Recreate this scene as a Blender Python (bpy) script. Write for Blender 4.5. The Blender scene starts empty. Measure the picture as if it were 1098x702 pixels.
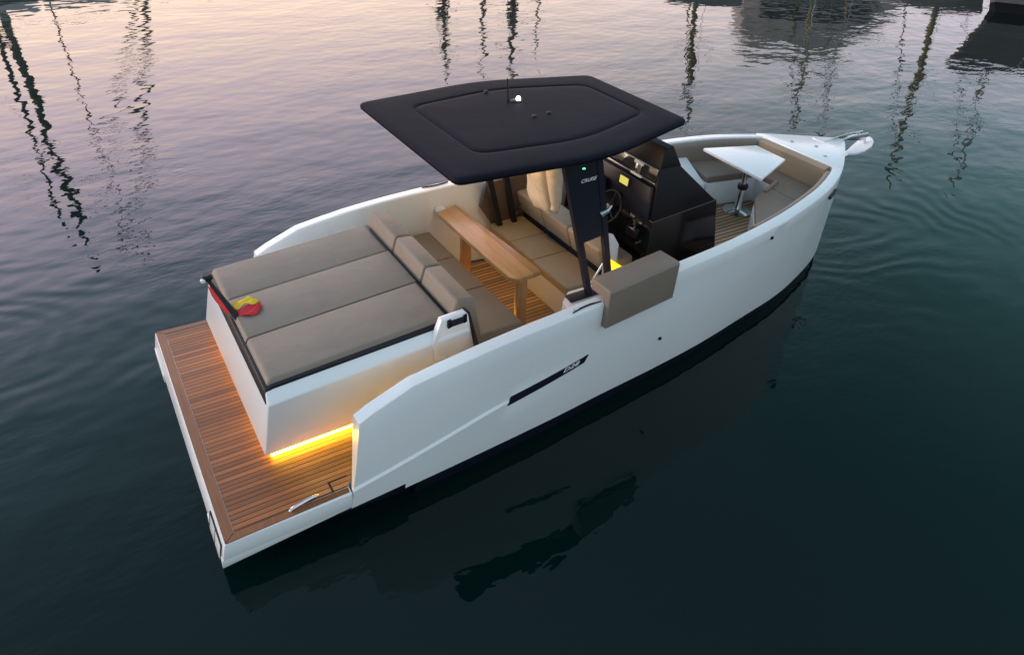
import bpy, bmesh, math, random
from mathutils import Vector, Matrix
random.seed(7)
scene = bpy.context.scene
COL = scene.collection
rad = math.radians

# ------------------------------------------------------------------ materials
def new_mat(name):
    m = bpy.data.materials.new(name); m.use_nodes = True
    nt = m.node_tree
    return m, nt, nt.nodes['Principled BSDF']

def N(nt, t, **kw):
    n = nt.nodes.new(t)
    for k, v in kw.items():
        if k in n.inputs.keys() if isinstance(k, str) else False: n.inputs[k].default_value = v
        else: setattr(n, k, v)
    return n

def noise(nt, vec, scale, detail=4.0, rough=0.55):
    n = nt.nodes.new('ShaderNodeTexNoise'); n.inputs['Scale'].default_value = scale
    n.inputs['Detail'].default_value = detail; n.inputs['Roughness'].default_value = rough
    if vec is not None: nt.links.new(vec, n.inputs['Vector'])
    return n

def mapping(nt, scale=(1, 1, 1), rot=(0, 0, 0), kind='Object'):
    tc = nt.nodes.new('ShaderNodeTexCoord'); mp = nt.nodes.new('ShaderNodeMapping')
    mp.inputs['Scale'].default_value = scale; mp.inputs['Rotation'].default_value = rot
    nt.links.new(tc.outputs[kind], mp.inputs['Vector'])
    return mp.outputs['Vector']

def mix_rgb(nt, fac, a, b, mode='MIX'):
    n = nt.nodes.new('ShaderNodeMix'); n.data_type = 'RGBA'; n.blend_type = mode
    for s, v in ((n.inputs[0], fac), (n.inputs[6], a), (n.inputs[7], b)):
        if isinstance(v, (int, float)): s.default_value = v
        elif isinstance(v, tuple): s.default_value = (*v, 1) if len(v) == 3 else v
        else: nt.links.new(v, s)
    return n.outputs[2]

def ramp(nt, fac, stops):
    n = nt.nodes.new('ShaderNodeValToRGB'); cr = n.color_ramp
    while len(cr.elements) > 1: cr.elements.remove(cr.elements[-1])
    cr.elements[0].position = stops[0][0]; cr.elements[0].color = (*stops[0][1], 1)
    for p, c in stops[1:]:
        e = cr.elements.new(p); e.color = (*c, 1)
    nt.links.new(fac, n.inputs['Fac'])
    return n.outputs['Color']

def math_n(nt, op, a, b=None, c=None):
    n = nt.nodes.new('ShaderNodeMath'); n.operation = op
    for i, v in enumerate((a, b, c)):
        if v is None: continue
        if isinstance(v, (int, float)): n.inputs[i].default_value = v
        else: nt.links.new(v, n.inputs[i])
    return n.outputs[0]

def simple(name, color, rough=0.5, metal=0.0, var=0.06, scale=8.0, bump=0.0, bscale=200.0, coat=0.0, spec=0.5):
    m, nt, b = new_mat(name)
    v = mapping(nt)
    nz = noise(nt, v, scale)
    lo = tuple(c * (1 - var) for c in color); hi = tuple(min(1, c * (1 + var)) for c in color)
    col = ramp(nt, nz.outputs['Fac'], [(0.3, lo), (0.7, hi)])
    nt.links.new(col, b.inputs['Base Color'])
    b.inputs['Roughness'].default_value = rough; b.inputs['Metallic'].default_value = metal
    b.inputs['Coat Weight'].default_value = coat; b.inputs['Coat Roughness'].default_value = 0.08
    b.inputs['Specular IOR Level'].default_value = spec
    if bump:
        bn = noise(nt, v, bscale, 3)
        bp = nt.nodes.new('ShaderNodeBump'); bp.inputs['Strength'].default_value = bump; bp.inputs['Distance'].default_value = 0.002
        nt.links.new(bn.outputs['Fac'], bp.inputs['Height']); nt.links.new(bp.outputs['Normal'], b.inputs['Normal'])
    return m

def emit(name, color, strength):
    m, nt, b = new_mat(name)
    b.inputs['Base Color'].default_value = (*color, 1)
    b.inputs['Emission Color'].default_value = (*color, 1)
    b.inputs['Emission Strength'].default_value = strength
    return m

def teak_mat(name, pitch, along='x', base=(0.30, 0.14, 0.07), caulk=(0.02, 0.014, 0.012), rough=0.42, fwd_pale=False, gap=0.1):
    """planks of width `pitch` running along an axis, each of its own tone, caulk lines between."""
    m, nt, b = new_mat(name)
    tc = nt.nodes.new('ShaderNodeTexCoord'); sp = nt.nodes.new('ShaderNodeSeparateXYZ')
    nt.links.new(tc.outputs['Object'], sp.inputs[0])
    across, along_s = (sp.outputs['Y'], sp.outputs['X']) if along == 'x' else (sp.outputs['X'], sp.outputs['Y'])
    u = math_n(nt, 'DIVIDE', across, pitch)
    idx = math_n(nt, 'FLOOR', u); fr = math_n(nt, 'FRACT', u)
    wn = nt.nodes.new('ShaderNodeTexWhiteNoise'); wn.noise_dimensions = '1D'; nt.links.new(idx, wn.inputs['W'])
    cb = nt.nodes.new('ShaderNodeCombineXYZ')
    nt.links.new(math_n(nt, 'MULTIPLY', along_s, 1.6), cb.inputs[0])
    nt.links.new(math_n(nt, 'MULTIPLY', across, 60.0), cb.inputs[1])
    nt.links.new(math_n(nt, 'MULTIPLY', wn.outputs['Value'], 30.0), cb.inputs[2])
    g = noise(nt, cb.outputs[0], 1.5, 5, 0.6)
    t = math_n(nt, 'ADD', math_n(nt, 'MULTIPLY', g.outputs['Fac'], 0.75), math_n(nt, 'MULTIPLY', wn.outputs['Value'], 0.45))
    d = tuple(c * 0.5 for c in base); h = tuple(c * 1.55 for c in base)
    col = ramp(nt, t, [(0.2, d), (0.55, base), (0.95, h)])
    big = noise(nt, tc.outputs['Object'], 1.3, 3)
    col = mix_rgb(nt, 0.45, col, ramp(nt, big.outputs['Fac'], [(0.35, (0.55, 0.55, 0.55)), (0.65, (1, 1, 1))]), 'MULTIPLY')
    if fwd_pale:   # forward part of the side deck is toned paler, with a noisy edge
        pale_col = mix_rgb(nt, 1.0, col, (1.55, 1.9, 2.0), 'MULTIPLY')
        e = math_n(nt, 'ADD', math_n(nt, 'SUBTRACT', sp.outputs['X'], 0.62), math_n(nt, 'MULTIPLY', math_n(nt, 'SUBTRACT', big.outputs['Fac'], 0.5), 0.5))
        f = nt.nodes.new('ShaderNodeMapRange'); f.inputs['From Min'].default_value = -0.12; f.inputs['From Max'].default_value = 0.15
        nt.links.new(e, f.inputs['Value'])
        col = mix_rgb(nt, f.outputs[0], col, pale_col)
    line = math_n(nt, 'LESS_THAN', fr, gap)
    col = mix_rgb(nt, line, col, caulk)
    nt.links.new(col, b.inputs['Base Color'])
    b.inputs['Roughness'].default_value = rough; b.inputs['Specular IOR Level'].default_value = 0.3
    bp = nt.nodes.new('ShaderNodeBump'); bp.inputs['Strength'].default_value = 0.5; bp.inputs['Distance'].default_value = 0.003
    nt.links.new(math_n(nt, 'SUBTRACT', math_n(nt, 'MULTIPLY', g.outputs['Fac'], 0.3), line), bp.inputs['Height'])
    nt.links.new(bp.outputs['Normal'], b.inputs['Normal'])
    return m

def vinyl(name, c, puff=0.25):
    m, nt, b = new_mat(name)
    v = mapping(nt)
    n1 = noise(nt, v, 2.5, 3); n2 = noise(nt, v, 420, 2); n3 = noise(nt, v, 5.0, 2)
    col = ramp(nt, n1.outputs['Fac'], [(0.3, tuple(x * 0.93 for x in c)), (0.7, tuple(x * 1.06 for x in c))])
    nt.links.new(col, b.inputs['Base Color'])
    b.inputs['Roughness'].default_value = 0.52
    b.inputs['Specular IOR Level'].default_value = 0.35
    b1 = nt.nodes.new('ShaderNodeBump'); b1.inputs['Strength'].default_value = puff; b1.inputs['Distance'].default_value = 0.03
    nt.links.new(n3.outputs['Fac'], b1.inputs['Height'])
    b2 = nt.nodes.new('ShaderNodeBump'); b2.inputs['Strength'].default_value = 0.12; b2.inputs['Distance'].default_value = 0.001
    nt.links.new(n2.outputs['Fac'], b2.inputs['Height']); nt.links.new(b1.outputs['Normal'], b2.inputs['Normal'])
    nt.links.new(b2.outputs['Normal'], b.inputs['Normal'])
    return m

M = {}
def gelcoat(name):
    m, nt, b = new_mat(name)
    tc = nt.nodes.new('ShaderNodeTexCoord'); sp = nt.nodes.new('ShaderNodeSeparateXYZ'); nt.links.new(tc.outputs['Object'], sp.inputs[0])
    n1 = noise(nt, mapping(nt, (1, 1, 1)), 0.9, 1); n2 = noise(nt, mapping(nt, (1, 1, 1.4)), 3.0, 5, 0.6)
    col = ramp(nt, n1.outputs['Fac'], [(0.1, (0.69, 0.71, 0.725)), (0.9, (0.765, 0.775, 0.785))])
    mr = nt.nodes.new('ShaderNodeMapRange'); mr.inputs['From Min'].default_value = 0.36; mr.inputs['From Max'].default_value = 0.12
    nt.links.new(math_n(nt, 'ADD', sp.outputs['Z'], math_n(nt, 'MULTIPLY', math_n(nt, 'SUBTRACT', n2.outputs['Fac'], 0.5), 0.35)), mr.inputs['Value'])
    col = mix_rgb(nt, math_n(nt, 'MULTIPLY', mr.outputs[0], 0.10), col, (0.40, 0.38, 0.30))
    nt.links.new(col, b.inputs['Base Color'])
    rr = nt.nodes.new('ShaderNodeMapRange'); rr.inputs['To Min'].default_value = 0.22; rr.inputs['To Max'].default_value = 0.36; nt.links.new(n1.outputs['Fac'], rr.inputs['Value'])
    nt.links.new(rr.outputs[0], b.inputs['Roughness'])
    b.inputs['Coat Weight'].default_value = 0.3; b.inputs['Coat Roughness'].default_value = 0.1
    return m
M['white'] = gelcoat('gelcoat_white')
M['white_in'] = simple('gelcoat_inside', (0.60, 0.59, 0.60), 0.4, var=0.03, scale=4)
M['navy'] = simple('navy_paint', (0.006, 0.008, 0.017), 0.4, var=0.1, spec=0.3)
M['black'] = simple('gloss_black', (0.005, 0.005, 0.006), 0.14, var=0.15, spec=0.4)
M['blackc'] = simple('cowl_black', (0.004, 0.004, 0.006), 0.4, var=0.15, spec=0.2)
M['blackm'] = simple('satin_black', (0.010, 0.010, 0.014), 0.5, var=0.15, spec=0.3)
M['roof'] = simple('roof_cover', (0.0065, 0.007, 0.0125), 0.7, var=0.3, scale=2.2, bump=0.9, bscale=45, spec=0.16)
def roof_mat(name):
    m, nt, b = new_mat(name); v = mapping(nt)
    n1 = noise(nt, v, 1.6, 3); n2 = noise(nt, v, 260, 2); n3 = noise(nt, v, 4.0, 2); n4 = noise(nt, v, 40, 3, 0.7)
    col = ramp(nt, n1.outputs['Fac'], [(0.3, (0.0058, 0.0062, 0.0115)), (0.7, (0.0085, 0.009, 0.0155))])
    dust = ramp(nt, n4.outputs['Fac'], [(0.68, (0, 0, 0)), (0.82, (0.006, 0.006, 0.007))])
    nt.links.new(mix_rgb(nt, 1.0, col, dust, 'ADD'), b.inputs['Base Color'])
    b.inputs['Roughness'].default_value = 0.7; b.inputs['Specular IOR Level'].default_value = 0.07
    b1 = nt.nodes.new('ShaderNodeBump'); b1.inputs['Strength'].default_value = 0.22; b1.inputs['Distance'].default_value = 0.02; nt.links.new(n3.outputs['Fac'], b1.inputs['Height'])
    b2 = nt.nodes.new('ShaderNodeBump'); b2.inputs['Strength'].default_value = 0.5; b2.inputs['Distance'].default_value = 0.0015; nt.links.new(n2.outputs['Fac'], b2.inputs['Height']); nt.links.new(b1.outputs['Normal'], b2.inputs['Normal'])
    nt.links.new(b2.outputs['Normal'], b.inputs['Normal'])
    return m
M['roof'] = roof_mat('roof_cover')
M['brown'] = vinyl('taupe_vinyl', (0.198, 0.160, 0.127))
M['brownd'] = vinyl('dark_brown_vinyl', (0.10, 0.065, 0.045))
M['beige'] = vinyl('beige_vinyl', (0.29, 0.225, 0.155))
M['teak'] = teak_mat('platform_teak', 0.048, 'x', (0.30, 0.102, 0.034), fwd_pale=True, gap=0.16)
M['teakm'] = teak_mat('margin_teak', 0.5, 'y', (0.23, 0.088, 0.036), gap=0.0)
M['sole'] = teak_mat('sole_teak', 0.055, 'x', (0.50, 0.29, 0.14), caulk=(0.12, 0.06, 0.03), rough=0.6, gap=0.24)
M['sole_bow'] = teak_mat('bow_teak', 0.06, 'x', (0.38, 0.25, 0.14), caulk=(0.04, 0.03, 0.02), rough=0.6, gap=0.28)
M['oak'] = teak_mat('varnished_oak', 0.095, 'y', (0.42, 0.23, 0.10), caulk=(0.2, 0.10, 0.045), rough=0.3, gap=0.015)
M['steel'] = simple('stainless', (0.62, 0.63, 0.65), 0.14, 1.0, var=0.04)
M['alu'] = simple('cast_aluminium', (0.5, 0.52, 0.53), 0.35, 0.9, var=0.08)
M['led'] = emit('amber_led', (1.0, 0.66, 0.04), 27.0)
M['led_rear'] = emit('amber_led_rear', (1.0, 0.70, 0.06), 13.0)
M['led_dim'] = emit('amber_led_dim', (1.0, 0.52, 0.05), 22.0)
M['ledp'] = emit('amber_panel', (1.0, 0.72, 0.02), 1.3)
M['warm'] = emit('downlight', (1.0, 0.58, 0.17), 180.0)
M['wlamp'] = emit('anchor_lamp', (1.0, 0.93, 0.8), 6.0)
M['green'] = emit('green_led', (0.1, 1.0, 0.4), 3.0)
M['screen'] = emit('yellow_screen', (0.70, 0.70, 0.14), 0.5)
M['letter'] = simple('white_lettering', (0.78, 0.79, 0.80), 0.4, var=0.02)
M['red'] = simple('red_cloth', (0.55, 0.02, 0.03), 0.8, var=0.15, scale=20)
M['yellow'] = simple('yellow_cloth', (0.75, 0.50, 0.02), 0.8, var=0.12, scale=20)
M['knit'] = simple('beige_knit', (0.50, 0.42, 0.31), 0.9, var=0.12, scale=14, bump=0.6, bscale=120)
M['rope'] = simple('pale_rope', (0.5, 0.46, 0.38), 0.85, var=0.2, scale=60)
M['greyhull'] = simple('grey_hull_paint', (0.125, 0.125, 0.13), 0.5, var=0.12, scale=1.0)
M['mast'] = simple('mast_alloy', (0.20, 0.175, 0.125), 0.5, var=0.3, scale=1.5)
M['mastol'] = simple('mast_olive', (0.17, 0.14, 0.05), 0.5, var=0.3, scale=1.5)
M['sailcover'] = simple('sail_cover', (0.20, 0.19, 0.15), 0.8, var=0.3, scale=2)
M['boatgrey'] = simple('moored_hull', (0.16, 0.17, 0.165), 0.4, var=0.15, scale=0.8)
M['boatwhite'] = simple('moored_cabin', (0.60, 0.58, 0.58), 0.4, var=0.1, scale=1.0)
M['stone'] = simple('quay_stone', (0.42, 0.38, 0.36), 0.85, var=0.3, scale=1.5)
M['glassdark'] = simple('dark_glazing', (0.02, 0.022, 0.025), 0.08, var=0.1)

# ------------------------------------------------------------------ mesh helpers
def link_mesh(name, bm, mat, parent=None, smooth=True, angle=35):
    bmesh.ops.recalc_face_normals(bm, faces=bm.faces[:])
    me = bpy.data.meshes.new(name); bm.to_mesh(me); bm.free()
    me.materials.append(M[mat] if isinstance(mat, str) else mat)
    o = bpy.data.objects.new(name, me); COL.objects.link(o)
    if parent is not None: o.parent = parent
    if smooth:
        for p in me.polygons: p.use_smooth = True
        try: me.set_sharp_from_angle(angle=rad(angle))
        except Exception: pass
    return o

def bevel_all(bm, w, seg=2, edges=None):
    es = edges if edges is not None else [e for e in bm.edges if len(e.link_faces) == 2 and e.calc_face_angle(0) > 0.3]
    if w > 0: bmesh.ops.bevel(bm, geom=es, offset=w, segments=seg, affect='EDGES', profile=0.5, clamp_overlap=True)

def bm_prism(pts, axis, a, b, bm=None):
    """polygon pts (2-D) extruded along axis from a to b. axis 'z': pts=(x,y); 'y': pts=(x,z); 'x': pts=(y,z)"""
    bm = bm or bmesh.new()
    f = {'z': lambda p, t: (p[0], p[1], t), 'y': lambda p, t: (p[0], t, p[1]), 'x': lambda p, t: (t, p[0], p[1])}[axis]
    v0 = [bm.verts.new(f(p, a)) for p in pts]; v1 = [bm.verts.new(f(p, b)) for p in pts]
    bm.faces.new(v0); bm.faces.new(v1[::-1])
    n = len(pts)
    for i in range(n): bm.faces.new((v0[i], v0[(i + 1) % n], v1[(i + 1) % n], v1[i]))
    return bm

def bm_hexa(bot, top, bm=None):
    bm = bm or bmesh.new()
    a = [bm.verts.new(p) for p in bot]; b = [bm.verts.new(p) for p in top]
    n = len(a)
    bm.faces.new(a[::-1]); bm.faces.new(b)
    for i in range(n): bm.faces.new((a[i], a[(i + 1) % n], b[(i + 1) % n], b[i]))
    return bm

def prism(name, pts, axis, a, b, mat, parent, bev=0.006, seg=2):
    bm = bm_prism(pts, axis, a, b); bmesh.ops.recalc_face_normals(bm, faces=bm.faces[:]); bevel_all(bm, bev, seg)
    return link_mesh(name, bm, mat, parent)

def hexa(name, bot, top, mat, parent, bev=0.006, seg=2):
    bm = bm_hexa(bot, top); bmesh.ops.recalc_face_normals(bm, faces=bm.faces[:]); bevel_all(bm, bev, seg)
    return link_mesh(name, bm, mat, parent)

def box(name, x0, x1, y0, y1, z0, z1, mat, parent, bev=0.006, seg=2):
    return prism(name, [(x0, y0), (x1, y0), (x1, y1), (x0, y1)], 'z', z0, z1, mat, parent, bev, seg)

def puff(bm, amount, cuts=3):
    """subdivide the flat faces of a cushion and pillow its upper side a little"""
    pass

def bm_tube(path, r, seg=10, bm=None, caps=True):
    bm = bm or bmesh.new()
    pts = [Vector(p) for p in path]; n = len(pts)
    rs = r if isinstance(r, (list, tuple)) else [r] * n
    rings = []; up = Vector((0.123, 0.271, 0.95)).normalized()
    for i, p in enumerate(pts):
        t = (pts[min(i + 1, n - 1)] - pts[max(i - 1, 0)]).normalized()
        a = t.cross(up)
        if a.length < 1e-3: a = t.cross(Vector((1, 0, 0)))
        a.normalize(); b = t.cross(a).normalized()
        rings.append([bm.verts.new(p + (a * math.cos(2 * math.pi * k / seg) + b * math.sin(2 * math.pi * k / seg)) * rs[i]) for k in range(seg)])
    for i in range(n - 1):
        for k in range(seg):
            bm.faces.new((rings[i][k], rings[i][(k + 1) % seg], rings[i + 1][(k + 1) % seg], rings[i + 1][k]))
    if caps:
        bm.faces.new(rings[0][::-1]); bm.faces.new(rings[-1])
    return bm

def tube(name, path, r, mat, parent, seg=10):
    return link_mesh(name, bm_tube(path, r, seg), mat, parent)

def bm_lathe(prof, c, seg=28, bm=None):
    bm = bm or bmesh.new(); rings = []
    for r, z in prof:
        rings.append([bm.verts.new((c[0] + r * math.cos(2 * math.pi * k / seg), c[1] + r * math.sin(2 * math.pi * k / seg), c[2] + z)) for k in range(seg)])
    for i in range(len(rings) - 1):
        for k in range(seg): bm.faces.new((rings[i][k], rings[i][(k + 1) % seg], rings[i + 1][(k + 1) % seg], rings[i + 1][k]))
    bm.faces.new(rings[0][::-1]); bm.faces.new(rings[-1])
    return bm

def lathe(name, prof, c, mat, parent, seg=28):
    return link_mesh(name, bm_lathe(prof, c, seg), mat, parent)

def empty(name, loc, rz=0.0):
    o = bpy.data.objects.new(name, None); COL.objects.link(o); o.location = loc; o.rotation_euler = (0, 0, rz)
    o.empty_display_size = 0.1
    return o

def tag(o, label=None, cat=None, group=None, kind=None):
    if label: o['label'] = label
    if cat: o['category'] = cat
    if group: o['group'] = group
    if kind: o['kind'] = kind
    return o

def interp(tab, x, k=1):
    if x <= tab[0][0]: return tab[0][k]
    if tab is SHEER and x < 1.9:
        for i in range(4):
            if x <= tab[i + 1][0]:
                t = (x - tab[i][0]) / (tab[i + 1][0] - tab[i][0]); return tab[i][k] + (tab[i + 1][k] - tab[i][k]) * t
    for i in range(len(tab) - 1):
        if x <= tab[i + 1][0]:
            x0, x1 = tab[i][0], tab[i + 1][0]
            t = (x - x0) / (x1 - x0)
            p0 = tab[max(i - 1, 0)]; p1 = tab[i]; p2 = tab[i + 1]; p3 = tab[min(i + 2, len(tab) - 1)]
            m1 = (p2[k] - p0[k]) / max(1e-6, p2[0] - p0[0]); m2 = (p3[k] - p1[k]) / max(1e-6, p3[0] - p1[0])
            h = x1 - x0; t2 = t * t; t3 = t2 * t
            return (2 * t3 - 3 * t2 + 1) * p1[k] + (t3 - 2 * t2 + t) * h * m1 + (-2 * t3 + 3 * t2) * p2[k] + (t3 - t2) * h * m2
    return tab[-1][k]

def text_mesh(name, body, size, mat, parent, matrix, shear=0.3, depth=0.0015):
    cu = bpy.data.curves.new(name, 'FONT'); cu.body = body; cu.size = size; cu.shear = shear; cu.extrude = depth
    cu.align_x = 'CENTER'; cu.align_y = 'CENTER'
    cu.materials.append(M[mat])
    t = bpy.data.objects.new(name, cu); COL.objects.link(t)
    dg = bpy.context.evaluated_depsgraph_get(); dg.update()
    me = bpy.data.meshes.new_from_object(t.evaluated_get(dg))
    bpy.data.objects.remove(t); bpy.data.curves.remove(cu)
    if not me.materials: me.materials.append(M[mat])
    o = bpy.data.objects.new(name, me); COL.objects.link(o); o.parent = parent; o.matrix_local = matrix
    return o

def frame_matrix(origin, xdir, ydir):
    x = Vector(xdir).normalized(); y = Vector(ydir); y = (y - x * y.dot(x)).normalized(); z = x.cross(y)
    m = Matrix((x, y, z)).transposed().to_4x4(); m.translation = Vector(origin)
    return m

# ------------------------------------------------------------------ the motorboat
boat = empty('motorboat', (0, 0, 0))
tag(boat, 'white open motorboat with teak swim platform, taupe cushions and black hardtop', 'motorboat')

# sheer line (outer edge of the gunwale): x, half breadth, height
SHEER = [(0.93, 1.430, 0.42), (1.058, 1.430, 1.055), (1.485, 1.430, 1.217), (1.75, 1.432, 1.257), (2.06, 1.430, 1.295), (2.56, 1.412, 1.333), (3.17, 1.380, 1.358),
         (3.64, 1.345, 1.371), (4.16, 1.300, 1.384), (4.66, 1.260, 1.393), (5.10, 1.212, 1.408), (5.55, 1.150, 1.432), (5.92, 1.078, 1.455), (6.44, 0.932, 1.475),
         (6.83, 0.768, 1.482), (7.14, 0.590, 1.486), (7.42, 0.395, 1.487), (7.62, 0.245, 1.487), (7.77, 0.130, 1.486), (7.85, 0.06, 1.485), (7.88, 0.0, 1.485)]
# lower edge of the white topsides at z about 0.13
WL = [(0.80, 1.408), (1.43, 1.374), (1.93, 1.345), (2.41, 1.312), (2.9, 1.275), (3.39, 1.222), (4.14, 1.15), (4.85, 1.06), (5.53, 0.935), (6.27, 0.79),
      (6.77, 0.640), (7.38, 0.405), (7.7, 0.235), (7.9, 0.105), (7.98, 0.04), (8.02, 0.0)]
CHINE = [(0.9, 0.40), (1.48, 0.50), (2.23, 0.67), (2.6, 0.725), (3.06, 0.795)]       # knuckle line, fades out forward

NS = 84
CAPW = 0.118
ST = sorted([1 - (1 - i / (NS - 5)) ** 1.35 for i in range(NS - 4)] + [(x - 1.055) / (7.88 - 1.055) for x in (1.485, 1.499, 1.501, 1.75)])
def station(i):
    s = ST[i]; t = 1 - (1 - s) ** (1 / 1.35) if i < NS - 1 else 1.0
    xs = 1.055 + (7.88 - 1.055) * s
    xw = 0.895 + (8.02 - 0.895) * s
    return t, xs, xw

def topsides(side):
    bm = bmesh.new(); rows = []
    for i in range(NS):
        t, xs, xw = station(i)
        ys, zs = interp(SHEER, xs, 1), interp(SHEER, xs, 2)
        yw = interp(WL, xw, 1); zw = 0.175 - 0.05 * max(0, (xs - 3) / 5); z0 = zw if xs > 1.50 else 0.232
        if i == NS - 1: ys = yw = 0.0
        zc = interp(CHINE, xs, 1) if xs < 3.06 else 0.795 + (xs - 3.06) * 0.05
        d = 0.017 * max(0.0, min(1.0, (3.06 - xs) / 0.9))
        def P(h, off=0.0):
            bulge = 0.030 * math.sin(math.pi * h) * (1 - t) ** 0.3
            x = xw + (xs - xw) * h; y = yw + (ys - yw) * h + bulge - off
            return Vector((x, max(y, 0.0) if t < 1 else 0.0, zw + (zs - zw) * h))
        hc = (zc - zw) / (zs - zw)
        up = lambda h: P(h, d)
        h0 = (z0 - zw) / (zs - zw)
        prof = [P(h0), P((h0 + hc) * 0.5), P(hc), up(min(hc + 0.022, 0.98))]
        for k in (0.25, 0.5, 0.75): prof.append(up(hc + 0.022 + (0.985 - hc - 0.022) * k))
        # softened gunwale edge
        e = P(1.0, d)
        prof.append(Vector((e.x, e.y, zs - 0.022))); prof.append(Vector((e.x, max(e.y - 0.006, 0), zs - 0.006))); prof.append(Vector((e.x, max(e.y - 0.02, 0), zs)))
        w = CAPW
        inner = max(e.y - w, 0)
        ix = e.x
        if xs > 7.1: inner = 0.0
        prof.append(Vector((ix, inner, zs)))
        if xs <= 7.1:
            prof.append(Vector((ix, max(inner - 0.012, 0), zs - 0.012)))
            zi = 0.40 if xs < 5.3 else 0.83
            yo = P((zi - zw) / (zs - zw), d).y
            prof.append(Vector((ix, max(min(inner - 0.014, yo - 0.07), 0), zi)))
        else:
            prof.append(Vector((ix, 0, zs))); prof.append(Vector((ix, 0, zs)))
        rows.append([bm.verts.new((p.x, p.y * side, p.z)) for p in prof])
    for i in range(NS - 1):
        for k in range(len(rows[0]) - 1):
            try: bm.faces.new((rows[i][k], rows[i + 1][k], rows[i + 1][k + 1], rows[i][k + 1]))
            except Exception: pass
    # aft end of the bulwark, raked
    try: bm.faces.new(rows[0][::-1])
    except Exception: pass
    bmesh.ops.remove_doubles(bm, verts=bm.verts[:], dist=0.0008)
    return bm

def s_clamp(v): return max(0.0, min(1.0, v))

bm = topsides(-1)
bm2 = topsides(1)
tmp = bpy.data.meshes.new('tmp'); bm2.to_mesh(tmp); bm2.free(); bm.from_mesh(tmp); bpy.data.meshes.remove(tmp)
bmesh.ops.remove_doubles(bm, verts=bm.verts[:], dist=0.0008)
hull = link_mesh('hull', bm, 'white', boat, angle=28)

# dark boot top and underwater body
bm = bmesh.new(); rows = []
for i in range(60):
    t = i / 59; s = 1 - (1 - t) ** 1.3
    x = 1.47 + (8.0 - 1.47) * s
    yw = interp(WL, x, 1) if t < 1 else 0.0
    zt = 0.20 - 0.05 * max(0, (x - 3) / 5)
    prof = [(max(yw - 0.015, 0), zt), (max(yw - 0.05, 0), 0.02), (max(yw - 0.13, 0) * (0.98), -0.18), (0.0, -0.5 + 0.3 * t)]
    rows.append([bm.verts.new((x - (0.02 if t > .97 else 0), y * sd, z)) for sd in (-1, 1) for (y, z) in (prof if sd < 0 else prof[::-1])])
for i in range(59):
    for k in range(7):
        try: bm.faces.new((rows[i][k], rows[i + 1][k], rows[i + 1][k + 1], rows[i][k + 1]))
        except Exception: pass
bm.faces.new(rows[0])
bmesh.ops.remove_doubles(bm, verts=bm.verts[:], dist=0.0008)
link_mesh('boot_stripe', bm, 'navy', hull)

# swim platform (white moulding) and its teak
plat = hexa('swim_platform', [(-0.045, -1.423, 0.235), (0.93, -1.404, 0.238), (0.93, 1.404, 0.238), (-0.045, 1.423, 0.235)],
            [(0.0, -1.432, 0.402), (0.93, -1.426, 0.402), (0.93, 1.426, 0.402), (0.0, 1.432, 0.402)], 'white', boat, 0.010, 2)
box('deck_core', 0.92, 2.6, -1.27, 1.27, 0.25, 0.40, 'white', plat, 0)
# deeper pods either side of the engine notch
for sd in (-1, 1):
    hexa('platform_pod', [(-0.056, sd * 1.418, 0.165), (0.935, sd * 1.394, 0.225), (0.935, sd * 0.9, 0.2), (-0.056, sd * 0.93, 0.165)][::1 if sd < 0 else -1],
         [(-0.047, sd * 1.4238, 0.246), (0.935, sd * 1.4045, 0.246), (0.935, sd * 0.9, 0.246), (-0.047, sd * 0.93, 0.246)][::1 if sd < 0 else -1], 'white', plat, 0.004, 2)
hexa('stern_body', [(0.35, -1.15, -0.25), (1.46, -1.2, -0.25), (1.46, 1.2, -0.25), (0.35, 1.15, -0.25)],
     [(0.2, -1.25, 0.23), (1.46, -1.3, 0.23), (1.46, 1.3, 0.23), (0.2, 1.25, 0.23)], 'navy', plat, 0.01)
hexa('ladder_cover', [(-0.061, -1.36, 0.19), (-0.03, -1.36, 0.19), (-0.03, -1.02, 0.19), (-0.061, -1.02, 0.19)], [(-0.024, -1.36, 0.345), (0.0, -1.36, 0.345), (0.0, -1.02, 0.345), (-0.024, -1.02, 0.345)], 'white', plat, 0.003)
bm = bmesh.new()
fx = lambda z: -0.061 + (z - 0.19) * 0.2387 - 0.002
for (ya, yb, za, zb) in ((-1.365, -1.02, 0.188, 0.200), (-1.365, -1.02, 0.338, 0.350), (-1.372, -1.360, 0.188, 0.35), (-1.03, -1.018, 0.188, 0.35), (-1.2, -1.19, 0.20, 0.338)):
    bm_hexa([(fx(za), ya, za), (fx(za) + 0.02, ya, za), (fx(za) + 0.02, yb, za), (fx(za), yb, za)], [(fx(zb), ya, zb), (fx(zb) + 0.02, ya, zb), (fx(zb) + 0.02, yb, zb), (fx(zb), yb, zb)], bm)
link_mesh('ladder_frame', bm, 'blackm', plat, smooth=False)

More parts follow.
